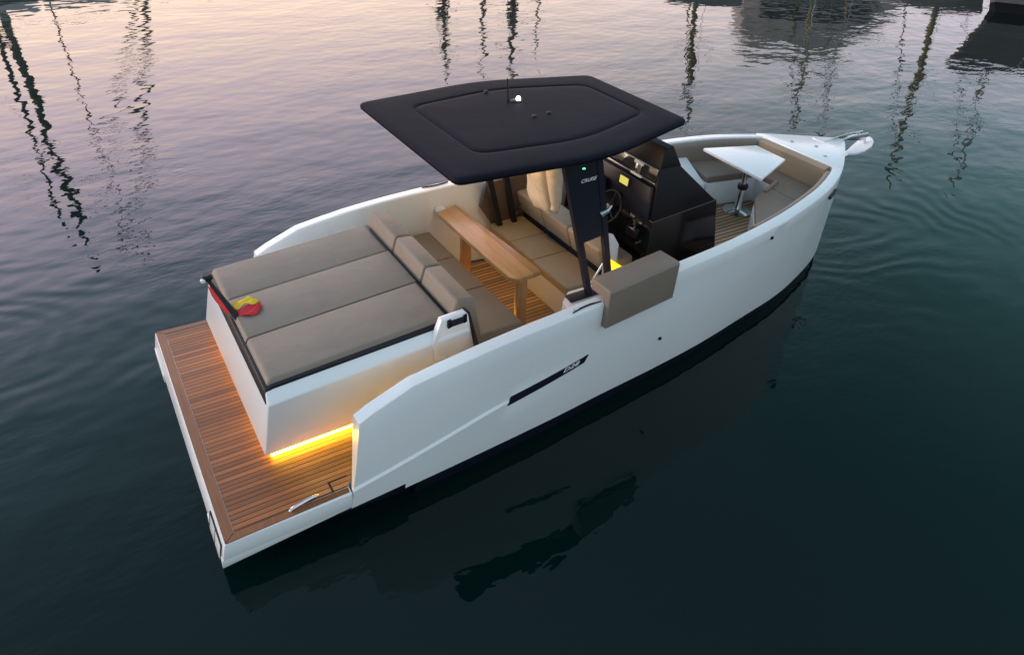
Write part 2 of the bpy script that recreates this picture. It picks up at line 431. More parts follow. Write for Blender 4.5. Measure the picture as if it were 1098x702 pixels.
BOXA = 0.456
deck_pts = [(0.085, -1.35), (0.92, -1.34), (0.965, -1.28), (2.6, -1.24), (2.6, 1.22), (0.965, 1.28), (0.45, 1.35), (0.085, 1.35)]
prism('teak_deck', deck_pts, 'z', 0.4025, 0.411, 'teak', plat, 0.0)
bm = bm_prism([(0.006, -1.424), (0.08, -1.355), (0.08, 1.355), (0.006, 1.424)], 'z', 0.4025, 0.412)
bm_prism([(0.014, -1.426), (0.915, -1.40), (0.92, -1.356), (0.086, -1.356)], 'z', 0.4025, 0.412, bm)
bm_prism([(0.014, 1.426), (0.60, 1.41), (0.60, 1.356), (0.086, 1.356)], 'z', 0.4025, 0.412, bm)
link_mesh('margin_board', bm, 'teakm', plat, smooth=False)
bm = bmesh.new()
bm_prism([(0.80, -1.352), (0.815, -1.352), (0.815, -1.245), (0.80, -1.245)], 'z', 0.4115, 0.4135, bm)
bm_prism([(0.80, -1.245), (0.95, -1.245), (0.95, -1.235), (0.80, -1.235)], 'z', 0.4115, 0.4135, bm)
link_mesh('hatch_seam', bm, 'blackm', plat, smooth=False)
# pop-up cleat on the platform
bm = bm_tube([(0.475, -1.372, 0.416), (0.49, -1.368, 0.428), (0.55, -1.356, 0.432), (0.64, -1.338, 0.432), (0.685, -1.330, 0.427), (0.70, -1.326, 0.416)], [0.010, 0.013, 0.014, 0.014, 0.012, 0.009], 10)
link_mesh('cleat', bm, 'steel', plat)
# ---- side stripe with the model number, hull fittings
def side_point(x, z, off=0.004):
    """a point on the starboard topsides"""
    lo, hi = None, None
    s = (x - 1.0) / 6.95
    t = 1 - (1 - s_clamp(s)) ** (1 / 1.35)
    xs, xw = 1.055 + (7.88 - 1.055) * s_clamp(s), 0.895 + (8.02 - 0.895) * s_clamp(s)
    ys, zs = interp(SHEER, xs, 1), interp(SHEER, xs, 2); yw = interp(WL, xw, 1); zw = 0.175 - 0.05 * max(0, (xs - 3) / 5)
    zc = interp(CHINE, xs, 1) if xs < 3.06 else 0
    d = 0.017 * max(0.0, min(1.0, (3.06 - xs) / 0.9)) if z > zc else 0
    h = (z - zw) / (zs - zw)
    return Vector((x, -(yw + (ys - yw) * h + 0.030 * math.sin(math.pi * h) * (1 - t) ** 0.3 - d + off), z))

bm = bmesh.new(); rows = []
for i in range(17):
    t = i / 16
    xb = 2.29 + (3.075 - 2.29) * t; zb = 0.650 + (0.772 - 0.650) * t - 0.008 * math.sin(math.pi * t)
    a = side_point(xb, zb + 0.012, 0.006); b = side_point(xb + 0.035, zb + 0.088, 0.006)
    rows.append((bm.verts.new(a), bm.verts.new(b), bm.verts.new(b + Vector((0, 0.02, 0))), bm.verts.new(a + Vector((0, 0.02, 0)))))
for i in range(16):
    for k in range(4): bm.faces.new((rows[i][k], rows[i + 1][k], rows[i + 1][(k + 1) % 4], rows[i][(k + 1) % 4]))
bm.faces.new(rows[0]); bm.faces.new(rows[-1][::-1])
link_mesh('name_stripe', bm, 'navy', hull, smooth=False)
p0 = side_point(2.80, 0.783, 0.0085); p1 = side_point(3.02, 0.818, 0.0085); pu = side_point(2.83, 0.86, 0.0085)
text_mesh('model_lettering', 'D28', 0.072, 'letter', hull, frame_matrix((p0 + p1) / 2 + Vector((0.01, -0.001, 0)), p1 - p0, pu - p0) @ Matrix.Diagonal((1.35, 0.8, 1, 1)), 0.35)
for nm, x, z, mt in (('drain_fitting', 5.42, 1.30, 'blackm'), ('drain_fitting', 4.05, 0.62, 'blackm')):
    c = side_point(x, z, 0.0)
    link_mesh(nm, bm_tube([c + Vector((0, 0.01, 0)), c + Vector((0, -0.012, 0))], 0.017, 12), mt, hull)
a = side_point(6.62, 1.34, 0.002); b = side_point(6.82, 1.36, 0.002)
link_mesh('fairlead_slot', bm_tube([a, a.lerp(b, .5) + Vector((0, -0.01, 0)), b], 0.018, 10), 'blackm', hull)
# recessed cleats on the gunwales
for sd, x0 in ((-1, 3.0), (1, 2.95)):
    pts = []
    for k in range(7):
        x = x0 + 0.30 * k / 6 - 0.1
        pts.append((x, sd * (interp(SHEER, x, 1) - 0.035 - 0.02 * math.sin(math.pi * k / 6)), interp(SHEER, x, 2) + 0.004))
    link_mesh('recessed_cleat', bm_tube(pts, [0.004, 0.007, 0.009, 0.009, 0.009, 0.007, 0.004], 8), 'navy', hull)
    if sd < 0:
        lathe('cleat_stud', [(0.012, 0), (0.014, 0.008), (0.006, 0.014)], (x0 - 0.07, sd * (interp(SHEER, x0 - .07, 1) - 0.06), interp(SHEER, x0 - .07, 2)), 'steel', hull, 10)
# foredeck fittings
for (x, y) in ((7.36, -0.02), (7.22, 0.23), (7.2, -0.28)):
    lathe('deck_fitting', [(0.022, 0), (0.022, 0.006), (0.010, 0.010)], (x, y, 1.497), 'alu', hull, 14)
prism('deck_hatch_seam', [(7.56, -0.2), (7.566, -0.2), (7.566, 0.2), (7.56, 0.2)], 'z', 1.49, 1.4965, 'alu', hull, 0)
# foredeck sheet
pts = [(7.06, -0.50)]
pts = []
xs_ = [7.04, 7.2, 7.36, 7.5, 7.62, 7.72, 7.80, 7.84]
pts = [(x, -(interp(SHEER, x, 1) - 0.02)) for x in xs_] + [(7.862, 0)] + [(x, interp(SHEER, x, 1) - 0.02) for x in xs_[::-1]]
prism('foredeck', pts, 'z', 1.38, 1.4955, 'white', hull, 0.004)

# ---- sunpad base
ZI = lambda x: 1.188 + 0.068 * (x - 0.6)
def section(xb, k, fwd=False):
    out = []
    for y, z in ((-0.805 + 0.03 * k, 0.475), (-1.0, 1.105 + 0.11 * k), (-0.93, ZI(0.6) + (ZI(2.16) - ZI(0.6)) * k), (0.90 + 0.03 * k, ZI(0.6) + (ZI(2.16) - ZI(0.6)) * k), (1.33 - 0.05 * k, 0.475)):
        x = xb if fwd else xb + (z - 0.475) * 0.134
        out.append((x, y, z))
    return out
base_bm = bm_hexa(section(0.463, 0), section(2.17, 1, True))
bmesh.ops.recalc_face_normals(base_bm, faces=base_bm.faces[:]); bevel_all(base_bm, 0.016, 3)
sun = link_mesh('sunpad_base', base_bm, 'white', boat)
hexa('toe_kick', [(0.55, -0.70, 0.405), (2.2, -0.66, 0.405), (2.2, 1.25, 0.405), (0.55, 1.27, 0.405)], [(0.55, -0.70, 0.49), (2.2, -0.66, 0.49), (2.2, 1.25, 0.49), (0.55, 1.27, 0.49)], 'white', sun, 0.0)
# LED strips tucked under the overhang
prism('led_strip', [(0.51, -0.755), (2.0, -0.718), (2.0, -0.732), (0.51, -0.769)], 'z', 0.418, 0.458, 'led', sun, 0)
prism('led_strip', [(0.538, -0.66), (0.549, -0.66), (0.549, 1.15), (0.538, 1.15)], 'z', 0.455, 0.474, 'led_rear', sun, 0)
# white ledge + black trim under the pad
hexa('pad_trim', [(0.60, -0.925, ZI(0.6) - 0.004), (2.075, -0.932, ZI(2.03) - 0.004), (2.075, 0.91, ZI(2.03) - 0.004), (0.60, 0.895, ZI(0.6) - 0.004)],
     [(0.60, -0.922, ZI(0.6) + 0.026), (2.06, -0.93, ZI(2.03) + 0.026), (2.06, 0.91, ZI(2.03) + 0.026), (0.60, 0.895, ZI(0.6) + 0.026)], 'blackm', sun, 0.004)
hexa('aft_trim', [(0.538, -0.945, 1.085), (0.60, -0.945, 1.085), (0.60, 0.885, 1.085), (0.538, 0.885, 1.085)], [(0.560, -0.925, 1.205), (0.61, -0.925, 1.205), (0.61, 0.885, 1.205), (0.560, 0.885, 1.205)], 'blackm', sun, 0.006)
ys3 = [(-0.905, -0.303), (-0.299, 0.299), (0.303, 0.90)]
def cushion(name, bot, top, mat, parent, bev=0.035, seg=4, crown=0.012):
    bm = bm_hexa(bot, top); bmesh.ops.recalc_face_normals(bm, faces=bm.faces[:])
    tops = [f for f in bm.faces if f.normal.z > 0.6]
    bevel_all(bm, bev, seg)
    o = link_mesh(name, bm, mat, parent, angle=60)
    return o
for (ya, yb) in ys3:
    k = 1.0
    ea, eb = (ya == -0.905), (yb == 0.90)
    bm = bm_hexa([(0.575, ya, 1.192), (2.022, ya, 1.275), (2.022, yb, 1.275), (0.575, yb, 1.192)],
                 [(0.605, ya + (0.02 if ea else 0), 1.243), (2.022, ya + (0.02 if ea else 0), 1.338), (2.022, yb - (0.02 if eb else 0), 1.338), (0.605, yb - (0.02 if eb else 0), 1.243)])
    bmesh.ops.recalc_face_normals(bm, faces=bm.faces[:])
    bevel_all(bm, 0.026 if (ea or eb) else 0.008, 4)
    link_mesh('sunpad_cushion', bm, 'brown', sun, angle=70)
for (ya, yb) in ((-0.90, -0.303), (-0.299, 0.299), (0.303, 0.90)):
    bm = bm_prism([(2.035, 1.25), (2.105, 1.452), (2.262, 1.438), (2.335, 1.02), (2.16, 1.02)], 'y', ya, yb)
    bmesh.ops.recalc_face_normals(bm, faces=bm.faces[:]); bevel_all(bm, 0.028, 4)
    link_mesh('headrest_cushion', bm, 'beige' if False else 'brown', sun, angle=70)
# side tower with the navy latch
tow = prism('side_panel', [(1.83, 1.19), (1.915, 1.395), (2.125, 1.405), (2.145, 1.38), (2.27, 0.80), (1.9, 0.80)], 'y', -1.008, -0.945, 'white', sun, 0.006, 2)
for v in tow.data.vertices:
    if v.co.z < 1.15: v.co.y += (1.15 - v.co.z) * 0.30
bm = bmesh.new()
for (xa, xb, za, zb_) in ((1.975, 2.115, 1.318, 1.368), (1.962, 1.990, 1.310, 1.380), (2.10, 2.128, 1.318, 1.388)):
    bm_prism([(xa, za), (xb, za + 0.006), (xb, zb_ + 0.006), (xa, zb_)], 'y', -1.022, -1.0, bm)
link_mesh('latch', bm, 'navy', tow, smooth=False)
prism('panel_edge', [(2.128, 1.408), (2.150, 1.385), (2.278, 0.80), (2.296, 0.80), (2.164, 1.388), (2.136, 1.410)], 'y', -1.000, -0.94, 'blackm', tow, 0)
# ---- cockpit bench
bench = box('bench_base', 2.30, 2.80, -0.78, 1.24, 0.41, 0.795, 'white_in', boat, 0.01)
for (ya, yb) in ((-0.72, -0.022), (-0.018, 0.608), (0.612, 1.225)):
    bm = bm_hexa([(2.28, ya, 0.786), (2.835, ya, 0.786), (2.835, yb, 0.786), (2.28, yb, 0.786)], [(2.28, ya, 0.90), (2.845, ya, 0.90), (2.845, yb, 0.90), (2.28, yb, 0.90)])
    bmesh.ops.recalc_face_normals(bm, faces=bm.faces[:]); bevel_all(bm, 0.02, 3); link_mesh('seat_cushion', bm, 'brown', bench, angle=70)
box('led_strip', 2.80, 2.81, -0.5, 1.0, 0.425, 0.438, 'led_dim', bench, 0)

# ---- wooden table
tab = prism('dining_table', [(2.90, -0.36), (2.96, -0.44), (3.22, -0.41), (3.235, -0.33), (3.165, 1.20), (2.90, 1.13)], 'z', 1.105, 1.153, 'oak', boat, 0.010, 3)
for (x, y) in ((3.05, -0.335), (3.05, 0.78)):
    hexa('table_leg', [(x - 0.055, y - 0.035, 0.41), (x + 0.055, y - 0.035, 0.41), (x + 0.055, y + 0.035, 0.41), (x - 0.055, y + 0.035, 0.41)],
         [(x - 0.04, y - 0.03, 1.118), (x + 0.06, y - 0.03, 1.118), (x + 0.06, y + 0.03, 1.118), (x - 0.04, y + 0.03, 1.118)], 'oak', tab, 0.006)
lathe('wall_bracket', [(0.055, -0.03), (0.06, 0.0), (0.05, 0.02)], (2.98, 1.2, 1.14), 'white_in', tab, 16)

# ---- cockpit sole (teak) forward of the side deck
prism('cockpit_sole', [(2.602, -1.20), (3.6, -1.13), (5.1, -0.93), (5.1, 0.93), (3.6, 1.13), (2.602, 1.20)], 'z', 0.40, 0.409, 'sole', boat, 0)

# ---- helm seat pod
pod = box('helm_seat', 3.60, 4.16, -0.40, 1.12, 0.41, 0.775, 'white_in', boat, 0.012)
for (ya, yb) in ((-0.42, 0.211), (0.215, 0.66), (0.664, 1.13)):
    bm = bm_hexa([(3.53, ya, 0.778), (3.98, ya, 0.778), (3.98, yb, 0.778), (3.53, yb, 0.778)], [(3.53, ya, 0.872), (3.98, ya, 0.872), (3.98, yb, 0.872), (3.53, yb, 0.872)])
    bmesh.ops.recalc_face_normals(bm, faces=bm.faces[:]); bevel_all(bm, 0.018, 3); link_mesh('seat_cushion', bm, 'beige', pod, angle=70)
for (ya, yb) in ((-0.42, 0.13), (0.134, 0.62), (0.624, 1.13)):
    bm = bm_hexa([(3.95, ya, 0.94), (4.17, ya, 0.94), (4.17, yb, 0.94), (3.95, yb, 0.94)], [(3.875, ya, 1.195), (4.12, ya, 1.215), (4.12, yb, 1.215), (3.875, yb, 1.195)])
    bmesh.ops.recalc_face_normals(bm, faces=bm.faces[:]); bevel_all(bm, 0.03, 4); link_mesh('backrest_cushion', bm, 'beige', pod, angle=70)
prism('side_shell', [(3.93, 0.87), (4.075, 0.87), (4.085, 1.23), (4.0, 1.36), (3.93, 1.385)], 'y', -0.462, -0.432, 'white_in', pod, 0.006)
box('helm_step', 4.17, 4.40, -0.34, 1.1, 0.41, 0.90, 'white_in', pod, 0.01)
prism('lit_panel', [(3.99, 0.78), (4.32, 0.82), (4.215, 0.925), (3.955, 1.125)], 'y', -0.470, -0.464, 'ledp', pod, 0)
for y in (-0.44, 1.08):
    tube('strut', [(3.80, y, 0.86), (3.93, y, 1.05)], 0.011, 'steel', pod, 8)
box('hinge_rail', 3.985, 4.06, -0.41, 1.12, 0.776, 0.95, 'blackm', pod, 0.004)
# helm seat itself, facing forward
bm = bm_hexa([(4.18, -0.38, 0.90), (4.55, -0.38, 0.90), (4.55, 0.9, 0.90), (4.18, 0.9, 0.90)], [(4.19, -0.37, 0.99), (4.5, -0.37, 0.99), (4.5, 0.9, 0.99), (4.19, 0.9, 0.99)])
bmesh.ops.recalc_face_normals(bm, faces=bm.faces[:]); bevel_all(bm, 0.02, 3)
for v in bm.verts: v.co.x = min(v.co.x, 4.36)
link_mesh('helm_cushion', bm, 'brown', pod)

# ---- side ledge carrying the roof posts (both sides)
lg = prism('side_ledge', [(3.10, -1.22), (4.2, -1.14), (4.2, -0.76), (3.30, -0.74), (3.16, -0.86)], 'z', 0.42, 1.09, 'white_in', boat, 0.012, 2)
prism('post_foot', [(3.215, -0.915), (3.76, -0.915), (3.76, -0.80), (3.225, -0.80)], 'z', 1.092, 1.106, 'blackm', lg, 0.004)
prism('side_pad', [(3.62, 0.78), (4.38, 0.78), (4.38, 1.38), (3.50, 1.36), (3.42, 1.1)], 'y', 1.12, 1.165, 'brownd', boat, 0.012)
# ---- hardtop supports
def tilt_plate(pts_xz, y_low, z_low, y_top, z_top, th):
    """polygon in (x,z) whose y follows z"""
    bm = bmesh.new()
    yf = lambda z: y_low + (y_top - y_low) * (z - z_low) / (z_top - z_low)
    a = [bm.verts.new((x, yf(z) - th / 2, z)) for x, z in pts_xz]; b = [bm.verts.new((x, yf(z) + th / 2, z)) for x, z in pts_xz]
    bm.faces.new(a); bm.faces.new(b[::-1])
    for i in range(len(a)): bm.faces.new((a[i], a[(i + 1) % len(a)], b[(i + 1) % len(a)], b[i]))
    return bm
for sd in (-1, 1):
    yl, yt = (-0.88, -0.85) if sd < 0 else (1.09, 0.86)
    # aft leg, front leg, filled panel
    zb = 1.1 if sd < 0 else 0.45
    bm = tilt_plate([(3.405, 1.1), (3.455, 1.1), (3.11, 2.44), (3.045, 2.44)] if sd < 0 else [(3.72, 0.45), (3.775, 0.45), (3.20, 2.44), (3.12, 2.44)], yl, zb, yt, 2.44, 0.05)
    sup = link_mesh('roof_support', bm, 'navy' if sd < 0 else 'blackm', boat, smooth=False)
    bm = tilt_plate([(3.635, 1.1), (3.685, 1.1), (3.42, 2.44), (3.36, 2.44)] if sd < 0 else [(3.90, 0.45), (3.95, 0.45), (3.42, 2.44), (3.35, 2.44)], yl, zb, yt, 2.44, 0.05)
    link_mesh('front_leg', bm, 'navy' if sd < 0 else 'blackm', sup, smooth=False)
    if sd < 0:
        bm = tilt_plate([(3.28, 1.645), (3.56, 1.68), (3.40, 2.44), (3.06, 2.44)], yl, 1.1, yt, 2.44, 0.038)
        link_mesh('support_panel', bm, 'navy', sup, smooth=False)
        yf = lambda z, o=0.026: yl + (yt - yl) * (z - 1.1) / 1.34 - o
        mtx = frame_matrix((3.305, yf(2.215), 2.215), (1, 0, 0.03), (-0.2, yt - yl, 1.34)) @ Matrix.Diagonal((0.9, 1, 1, 1))
        text_mesh('panel_lettering', 'CRUISE', 0.052, 'letter', sup, mtx @ Matrix.Diagonal((1.0, 0.8, 1, 1)), 0.4)
        lathe('green_lamp', [(0.012, 0), (0.012, 0.006)], (3.255, yf(2.315, 0.02), 2.315), 'green', sup, 10)
        bm = bm_tube([(3.47, yf(1.87), 1.88), (3.51, yf(1.91) - 0.02, 1.91), (3.57, yf(1.93), 1.935)], [0.026, 0.02, 0.01], 8)
        link_mesh('grab_handle', bm, 'alu', sup)

# ---- hardtop
def rounded(pts, r, n=6):
    out = []
    m = len(pts)
    for i in range(m):
        p0, p1, p2 = Vector(pts[i - 1]), Vector(pts[i]), Vector(pts[(i + 1) % m])
        a = (p0 - p1).normalized(); b = (p2 - p1).normalized()
        rr = r[i] if isinstance(r, (list, tuple)) else r
        s, e = p1 + a * rr, p1 + b * rr
        for k in range(n + 1):
            t = k / n; out.append((1 - t) ** 2 * s + 2 * t * (1 - t) * p1 + t * t * e)
    return out
outline = [(2.10, -0.935), (3.35, -1.055), (4.455, -0.72), (4.455, 0.72), (3.35, 1.055), (2.10, 0.935)]
inner = [(2.45, -0.60), (3.36, -0.72), (4.20, -0.44), (4.20, 0.44), (3.36, 0.72), (2.45, 0.60)]
O = rounded(outline, [0.07, 0.35, 0.08, 0.08, 0.35, 0.07]); I = rounded(inner, [0.14, 0.3, 0.14, 0.14, 0.3, 0.14])
cx = Vector((3.3, 0))
ztop = lambda x, y: 2.478 + 0.012 * (x - 2.1) / 2.35
bm = bmesh.new(); rings = []
def ring(pts, dz, shrink=0.0):
    vs = []
    for p in pts:
        d = (cx - p); q = p + d.normalized() * shrink
        vs.append(bm.verts.new((q.x, q.y, ztop(q.x, q.y) + dz)))
    rings.append(vs)
mixp = [o.lerp(i, 0.97) for o, i in zip(O, I)]
ring(O, -0.056, 0.08); ring(O, -0.054, 0.012); ring(O, -0.047, 0.003); ring(O, -0.034, 0.0); ring(O, -0.0325, 0.005); ring(O, -0.0295, 0.005); ring(O, -0.028, 0.0); ring(O, -0.020, 0.003); ring(O, -0.012, 0.012); ring(O, -0.006, 0.028); ring(O, -0.002, 0.055); ring(O, 0.001, 0.10)
ring([o.lerp(i, 0.62) for o, i in zip(O, I)], 0.004); ring([o.lerp(i, 0.90) for o, i in zip(O, I)], 0.006); ring([o.lerp(i, 0.97) for o, i in zip(O, I)], 0.003); ring(I, -0.005); ring(I, -0.005, 0.008); ring(I, 0.003, 0.022)
ring(I, 0.007, 0.08); ring([i.lerp(cx, 0.5) for i in I], 0.010)
for a, b in zip(rings[:-1], rings[1:]):
    for k in range(len(a)): bm.faces.new((a[k], a[(k + 1) % len(a)], b[(k + 1) % len(a)], b[k]))
bm.faces.new(rings[0][::-1])
cv = bm.verts.new((cx.x, cx.y, ztop(3.3, 0) + 0.012)); l = rings[-1]
for k in range(len(l)): bm.faces.new((l[k], l[(k + 1) % len(l)], cv))
roof = link_mesh('hardtop', bm, 'roof', boat, angle=40)
tube('antenna', [(3.27, 0.33, 2.49), (3.268, 0.333, 2.60), (3.265, 0.34, 2.69)], [0.011, 0.006, 0.005], 'blackm', roof, 8)
lathe('lamp_base', [(0.05, 0), (0.05, 0.012), (0.035, 0.02)], (3.335, 0.30, 2.487), 'blackm', roof, 20)
lathe('anchor_light', [(0.020, 0.0), (0.022, 0.012), (0.018, 0.028), (0.006, 0.034)], (3.35, 0.285, 2.506), 'wlamp', roof, 16)
for (x, y) in ((3.42, -0.10), (3.26, -0.12), (3.22, 0.64)):
    lathe('roof_stud', [(0.024, 0), (0.02, 0.018), (0.008, 0.024)], (x, y, 2.487), 'blackm', roof, 12)
for y in (0.76, 0.18):
    lathe('aft_lamp', [(0.014, 0), (0.016, 0.012), (0.008, 0.018)], (2.128, y, 2.44), 'letter', roof, 10)
for (x, y) in ((3.22, 0.22), (3.22, 0.62)):
    lathe('downlight', [(0.05, 0), (0.05, 0.010)], (x, y, 2.388), 'warm', roof, 16)
tube('roof_beam', [(3.36, -0.84, 2.39), (3.36, 0.84, 2.39)], 0.022, 'blackm', roof, 8)

# ---- helm console
con = hexa('helm_console', [(4.40, -0.52, 0.41), (5.50, -0.52, 0.41), (5.50, 0.95, 0.41), (4.40, 0.95, 0.41)],
           [(4.445, -0.50, 1.405), (5.285, -0.50, 1.462), (5.285, 0.95, 1.462), (4.445, 0.95, 1.405)], 'black', boat, 0.012, 3)
hexa('windscreen_cowl', [(4.455, -0.485, 1.40), (5.27, -0.49, 1.455), (5.27, 0.94, 1.455), (4.455, 0.94, 1.40)],
     [(4.52, -0.40, 1.89), (4.75, -0.44, 1.90), (4.75, 0.92, 1.90), (4.52, 0.92, 1.89)], 'blackc', con, 0.01, 2)
hexa('windscreen', [(4.53, -0.40, 1.885), (4.76, -0.44, 1.895), (4.76, 0.92, 1.895), (4.53, 0.92, 1.885)],
     [(4.60, -0.37, 2.07), (4.665, -0.39, 2.09), (4.665, 0.9, 2.09), (4.60, 0.9, 2.07)], 'blackc', con, 0.006, 2)
def dash(y, z):     # point on the aft face of the cowl
    t = (z - 1.40) / 0.49
    return Vector((4.455 + 0.065 * t, y, z))
nrm = Vector((-0.49, 0, 0.065)).normalized()
def dash_slab(name, y0, y1, z0, z1, mat, t0=0.002, t1=0.012, bev=0.002):
    bot = [dash(y, z) + nrm * t0 for y, z in ((y0, z0), (y1, z0), (y1, z1), (y0, z1))]; top = [p + nrm * (t1 - t0) for p in bot]
    return hexa(name, [tuple(p) for p in bot], [tuple(p) for p in top], mat, con, bev, 2)
dash_slab('glass_dash', -0.40, 0.60, 1.755, 1.872, 'glassdark', 0.001, 0.010)
dash_slab('dash_trim', -0.40, 0.60, 1.874, 1.883, 'alu', 0.001, 0.014, 0)
dash_slab('dash_trim', -0.40, 0.60, 1.742, 1.751, 'alu', 0.001, 0.014, 0)
dash_slab('dash_latch', -0.175, -0.095, 1.765, 1.865, 'steel', 0.011, 0.022)
dash_slab('dash_latch', -0.20, -0.07, 1.850, 1.875, 'letter', 0.014, 0.030)
dash_slab('dash_latch', -0.21, -0.05, 1.735, 1.758, 'letter', 0.014, 0.030)
hexa('dash_panel', [(4.42, -0.44, 1.38), (4.47, -0.44, 1.38), (4.47, 0.62, 1.38), (4.42, 0.62, 1.38)], [(4.452, -0.40, 1.72), (4.50, -0.40, 1.72), (4.50, 0.62, 1.72), (4.452, 0.62, 1.72)], 'navy', con, 0.01, 2)
def dp(y, z, off): return Vector((4.42 + 0.032 * (z - 1.38) / 0.34 - off, y, z))
def panel_slab(name, y0, y1, z0, z1, mat, a, b, bev=0.002):
    bot = [tuple(dp(y, z, a)) for y, z in ((y0, z0), (y1, z0), (y1, z1), (y0, z1))]; top = [tuple(dp(y, z, b)) for y, z in ((y0, z0), (y1, z0), (y1, z1), (y0, z1))]
    return hexa(name, bot, top, mat, con, bev, 1)
panel_slab('display', -0.10, 0.06, 1.60, 1.70, 'blackm', 0.0, 0.016)
panel_slab('display_screen', -0.085, 0.045, 1.615, 1.69, 'screen', 0.0165, 0.0185, 0)
# steering wheel, throttle and switches
c = Vector((4.33, 0.05, 1.36)); ax = Vector((-0.85, 0, 0.5)).normalized(); u = Vector((0, 1, 0)); w = ax.cross(u)
R_ = 0.17
wheel = link_mesh('steering_wheel', bm_tube([c + (u * math.cos(a) + w * math.sin(a)) * R_ for a in [2 * math.pi * k / 28 for k in range(29)]], 0.014, 8, caps=False), 'blackc', con)
bm = bmesh.new()
for k in range(3):
    a = 2 * math.pi * k / 3 + 0.5
    bm_tube([c, c + (u * math.cos(a) + w * math.sin(a)) * R_], 0.010, 6, bm)
link_mesh('spokes', bm, 'blackm', wheel)
link_mesh('wheel_hub', bm_tube([c - ax * 0.02, c + ax * 0.025], [0.035, 0.028], 12), 'steel', wheel)
link_mesh('wheel_column', bm_tube([c, c - ax * 0.16], 0.03, 10), 'blackm', wheel)
thr = box('throttle_base', 4.32, 4.44, -0.40, -0.26, 1.20, 1.30, 'black', con, 0.01)
tube('throttle_lever', [(4.38, -0.33, 1.29), (4.345, -0.335, 1.39), (4.335, -0.36, 1.425), (4.335, -0.30, 1.43)], [0.014, 0.014, 0.018, 0.018], 'steel', thr, 8)
for (y, z) in ((-0.37, 1.22), (-0.29, 1.22), (-0.36, 1.12), (-0.22, 1.17)):
    link_mesh('throttle_button', bm_tube([(4.43, y, z), (4.395, y, z)], 0.013, 8), 'steel', con)
sw = box('switch_panel', 4.37, 4.42, 0.22, 0.42, 1.46, 1.58, 'blackm', con, 0.006)
bm = bmesh.new()
for k in range(4): bm_prism([(0.235 + 0.045 * k, 1.485), (0.262 + 0.045 * k, 1.485), (0.262 + 0.045 * k, 1.512), (0.235 + 0.045 * k, 1.512)], 'x', 4.364, 4.372, bm)
bm_prism([(0.24, 1.535), (0.40, 1.535), (0.40, 1.552), (0.24, 1.552)], 'x', 4.364, 4.372, bm)
link_mesh('switch_markings', bm, 'letter', sw, smooth=False)
lathe('compass', [(0.04, 0), (0.04, 0.02), (0.03, 0.045), (0.01, 0.055)], (4.67, -0.12, 1.897), 'blackm', con, 16)

# ---- bow lounge
prism('bow_sole', [(5.2, -0.99), (5.75, -0.85), (6.3, -0.62), (6.9, -0.3), (6.9, 0.3), (6.3, 0.62), (5.75, 0.85), (5.2, 0.99)], 'z', 0.80, 0.85, 'sole_bow', boat, 0)
def inner_y(x): return interp(SHEER, x, 1) - CAPW - 0.015
xsL = [5.3, 5.6, 5.9, 6.2, 6.5, 6.8, 7.0]
outer_s = [(x, -(inner_y(x) - 0.15)) for x in xsL]
outer_p = [(x, inner_y(x) - 0.15) for x in xsL[::-1] if x >= 6.08]
outer_p.append((6.13, inner_y(6.13) - 0.15))
well = [(6.03, 0.35), (6.45, 0.26), (6.69, 0.20), (6.69, -0.11), (6.48, -0.155), (6.10, -0.32), (5.60, -0.80), (5.32, -0.98)]
U = outer_s + outer_p + well
lounge = prism('bow_lounge', U, 'z', 0.852, 1.145, 'white', boat, 0.008, 2)
# seat cushions: starboard, front, port
xs1 = [5.3, 5.6, 5.9, 6.2, 6.47]
st = [(x, -(inner_y(x) - 0.07)) for x in xs1] + [(6.47, -0.16), (6.10, -0.325), (5.60, -0.81), (5.34, -0.99)]
ft = [(6.475, -(inner_y(6.475) - 0.07)), (6.7, -(inner_y(6.7) - 0.07)), (6.93, -(inner_y(6.93) - 0.07)), (6.93, inner_y(6.93) - 0.07), (6.7, inner_y(6.7) - 0.07), (6.475, inner_y(6.475) - 0.07), (6.475, 0.255), (6.68, 0.21), (6.68, -0.11), (6.475, -0.155)]
pt = [(6.47, 0.255), (6.47, inner_y(6.47) - 0.07), (6.3, inner_y(6.3) - 0.07), (6.14, inner_y(6.14) - 0.07), (6.035, 0.35)]
for p in (st, ft, pt):
    bm = bm_prism(p, 'z', 1.147, 1.225); bmesh.ops.recalc_face_normals(bm, faces=bm.faces[:]); bevel_all(bm, 0.016, 3)
    link_mesh('seat_cushion', bm, 'brown', lounge, angle=60)
# backrests along the hull, and across the front
def wall_pad(side, x0, x1, n=14):
    bm = bmesh.new(); rows = []
    for i in range(n + 1):
        x = x0 + (x1 - x0) * i / n; y = inner_y(x); zt = interp(SHEER, x, 2) - 0.03
        prof = [(y + 0.012, 1.20), (y + 0.012, zt), (y - 0.012, zt + 0.012), (y - 0.055, zt), (y - 0.072, zt - 0.03), (y - 0.085, 1.20)]
        rows.append([bm.verts.new((x, side * a, z)) for a, z in prof])
    for i in range(n):
        for k in range(6): bm.faces.new((rows[i][k], rows[i + 1][k], rows[i + 1][(k + 1) % 6], rows[i][(k + 1) % 6]))
    bm.faces.new(rows[0]); bm.faces.new(rows[-1][::-1])
    return link_mesh('backrest_cushion', bm, 'brown', lounge, angle=60)
wall_pad(-1, 5.3, 6.96); wall_pad(1, 5.35, 6.96)
bm = bm_prism([(6.95, 1.20), (7.035, 1.20), (7.035, 1.478), (6.99, 1.485), (6.945, 1.46)], 'y', -0.50, 0.48)
link_mesh('backrest_cushion', bm, 'beige', lounge, angle=40)
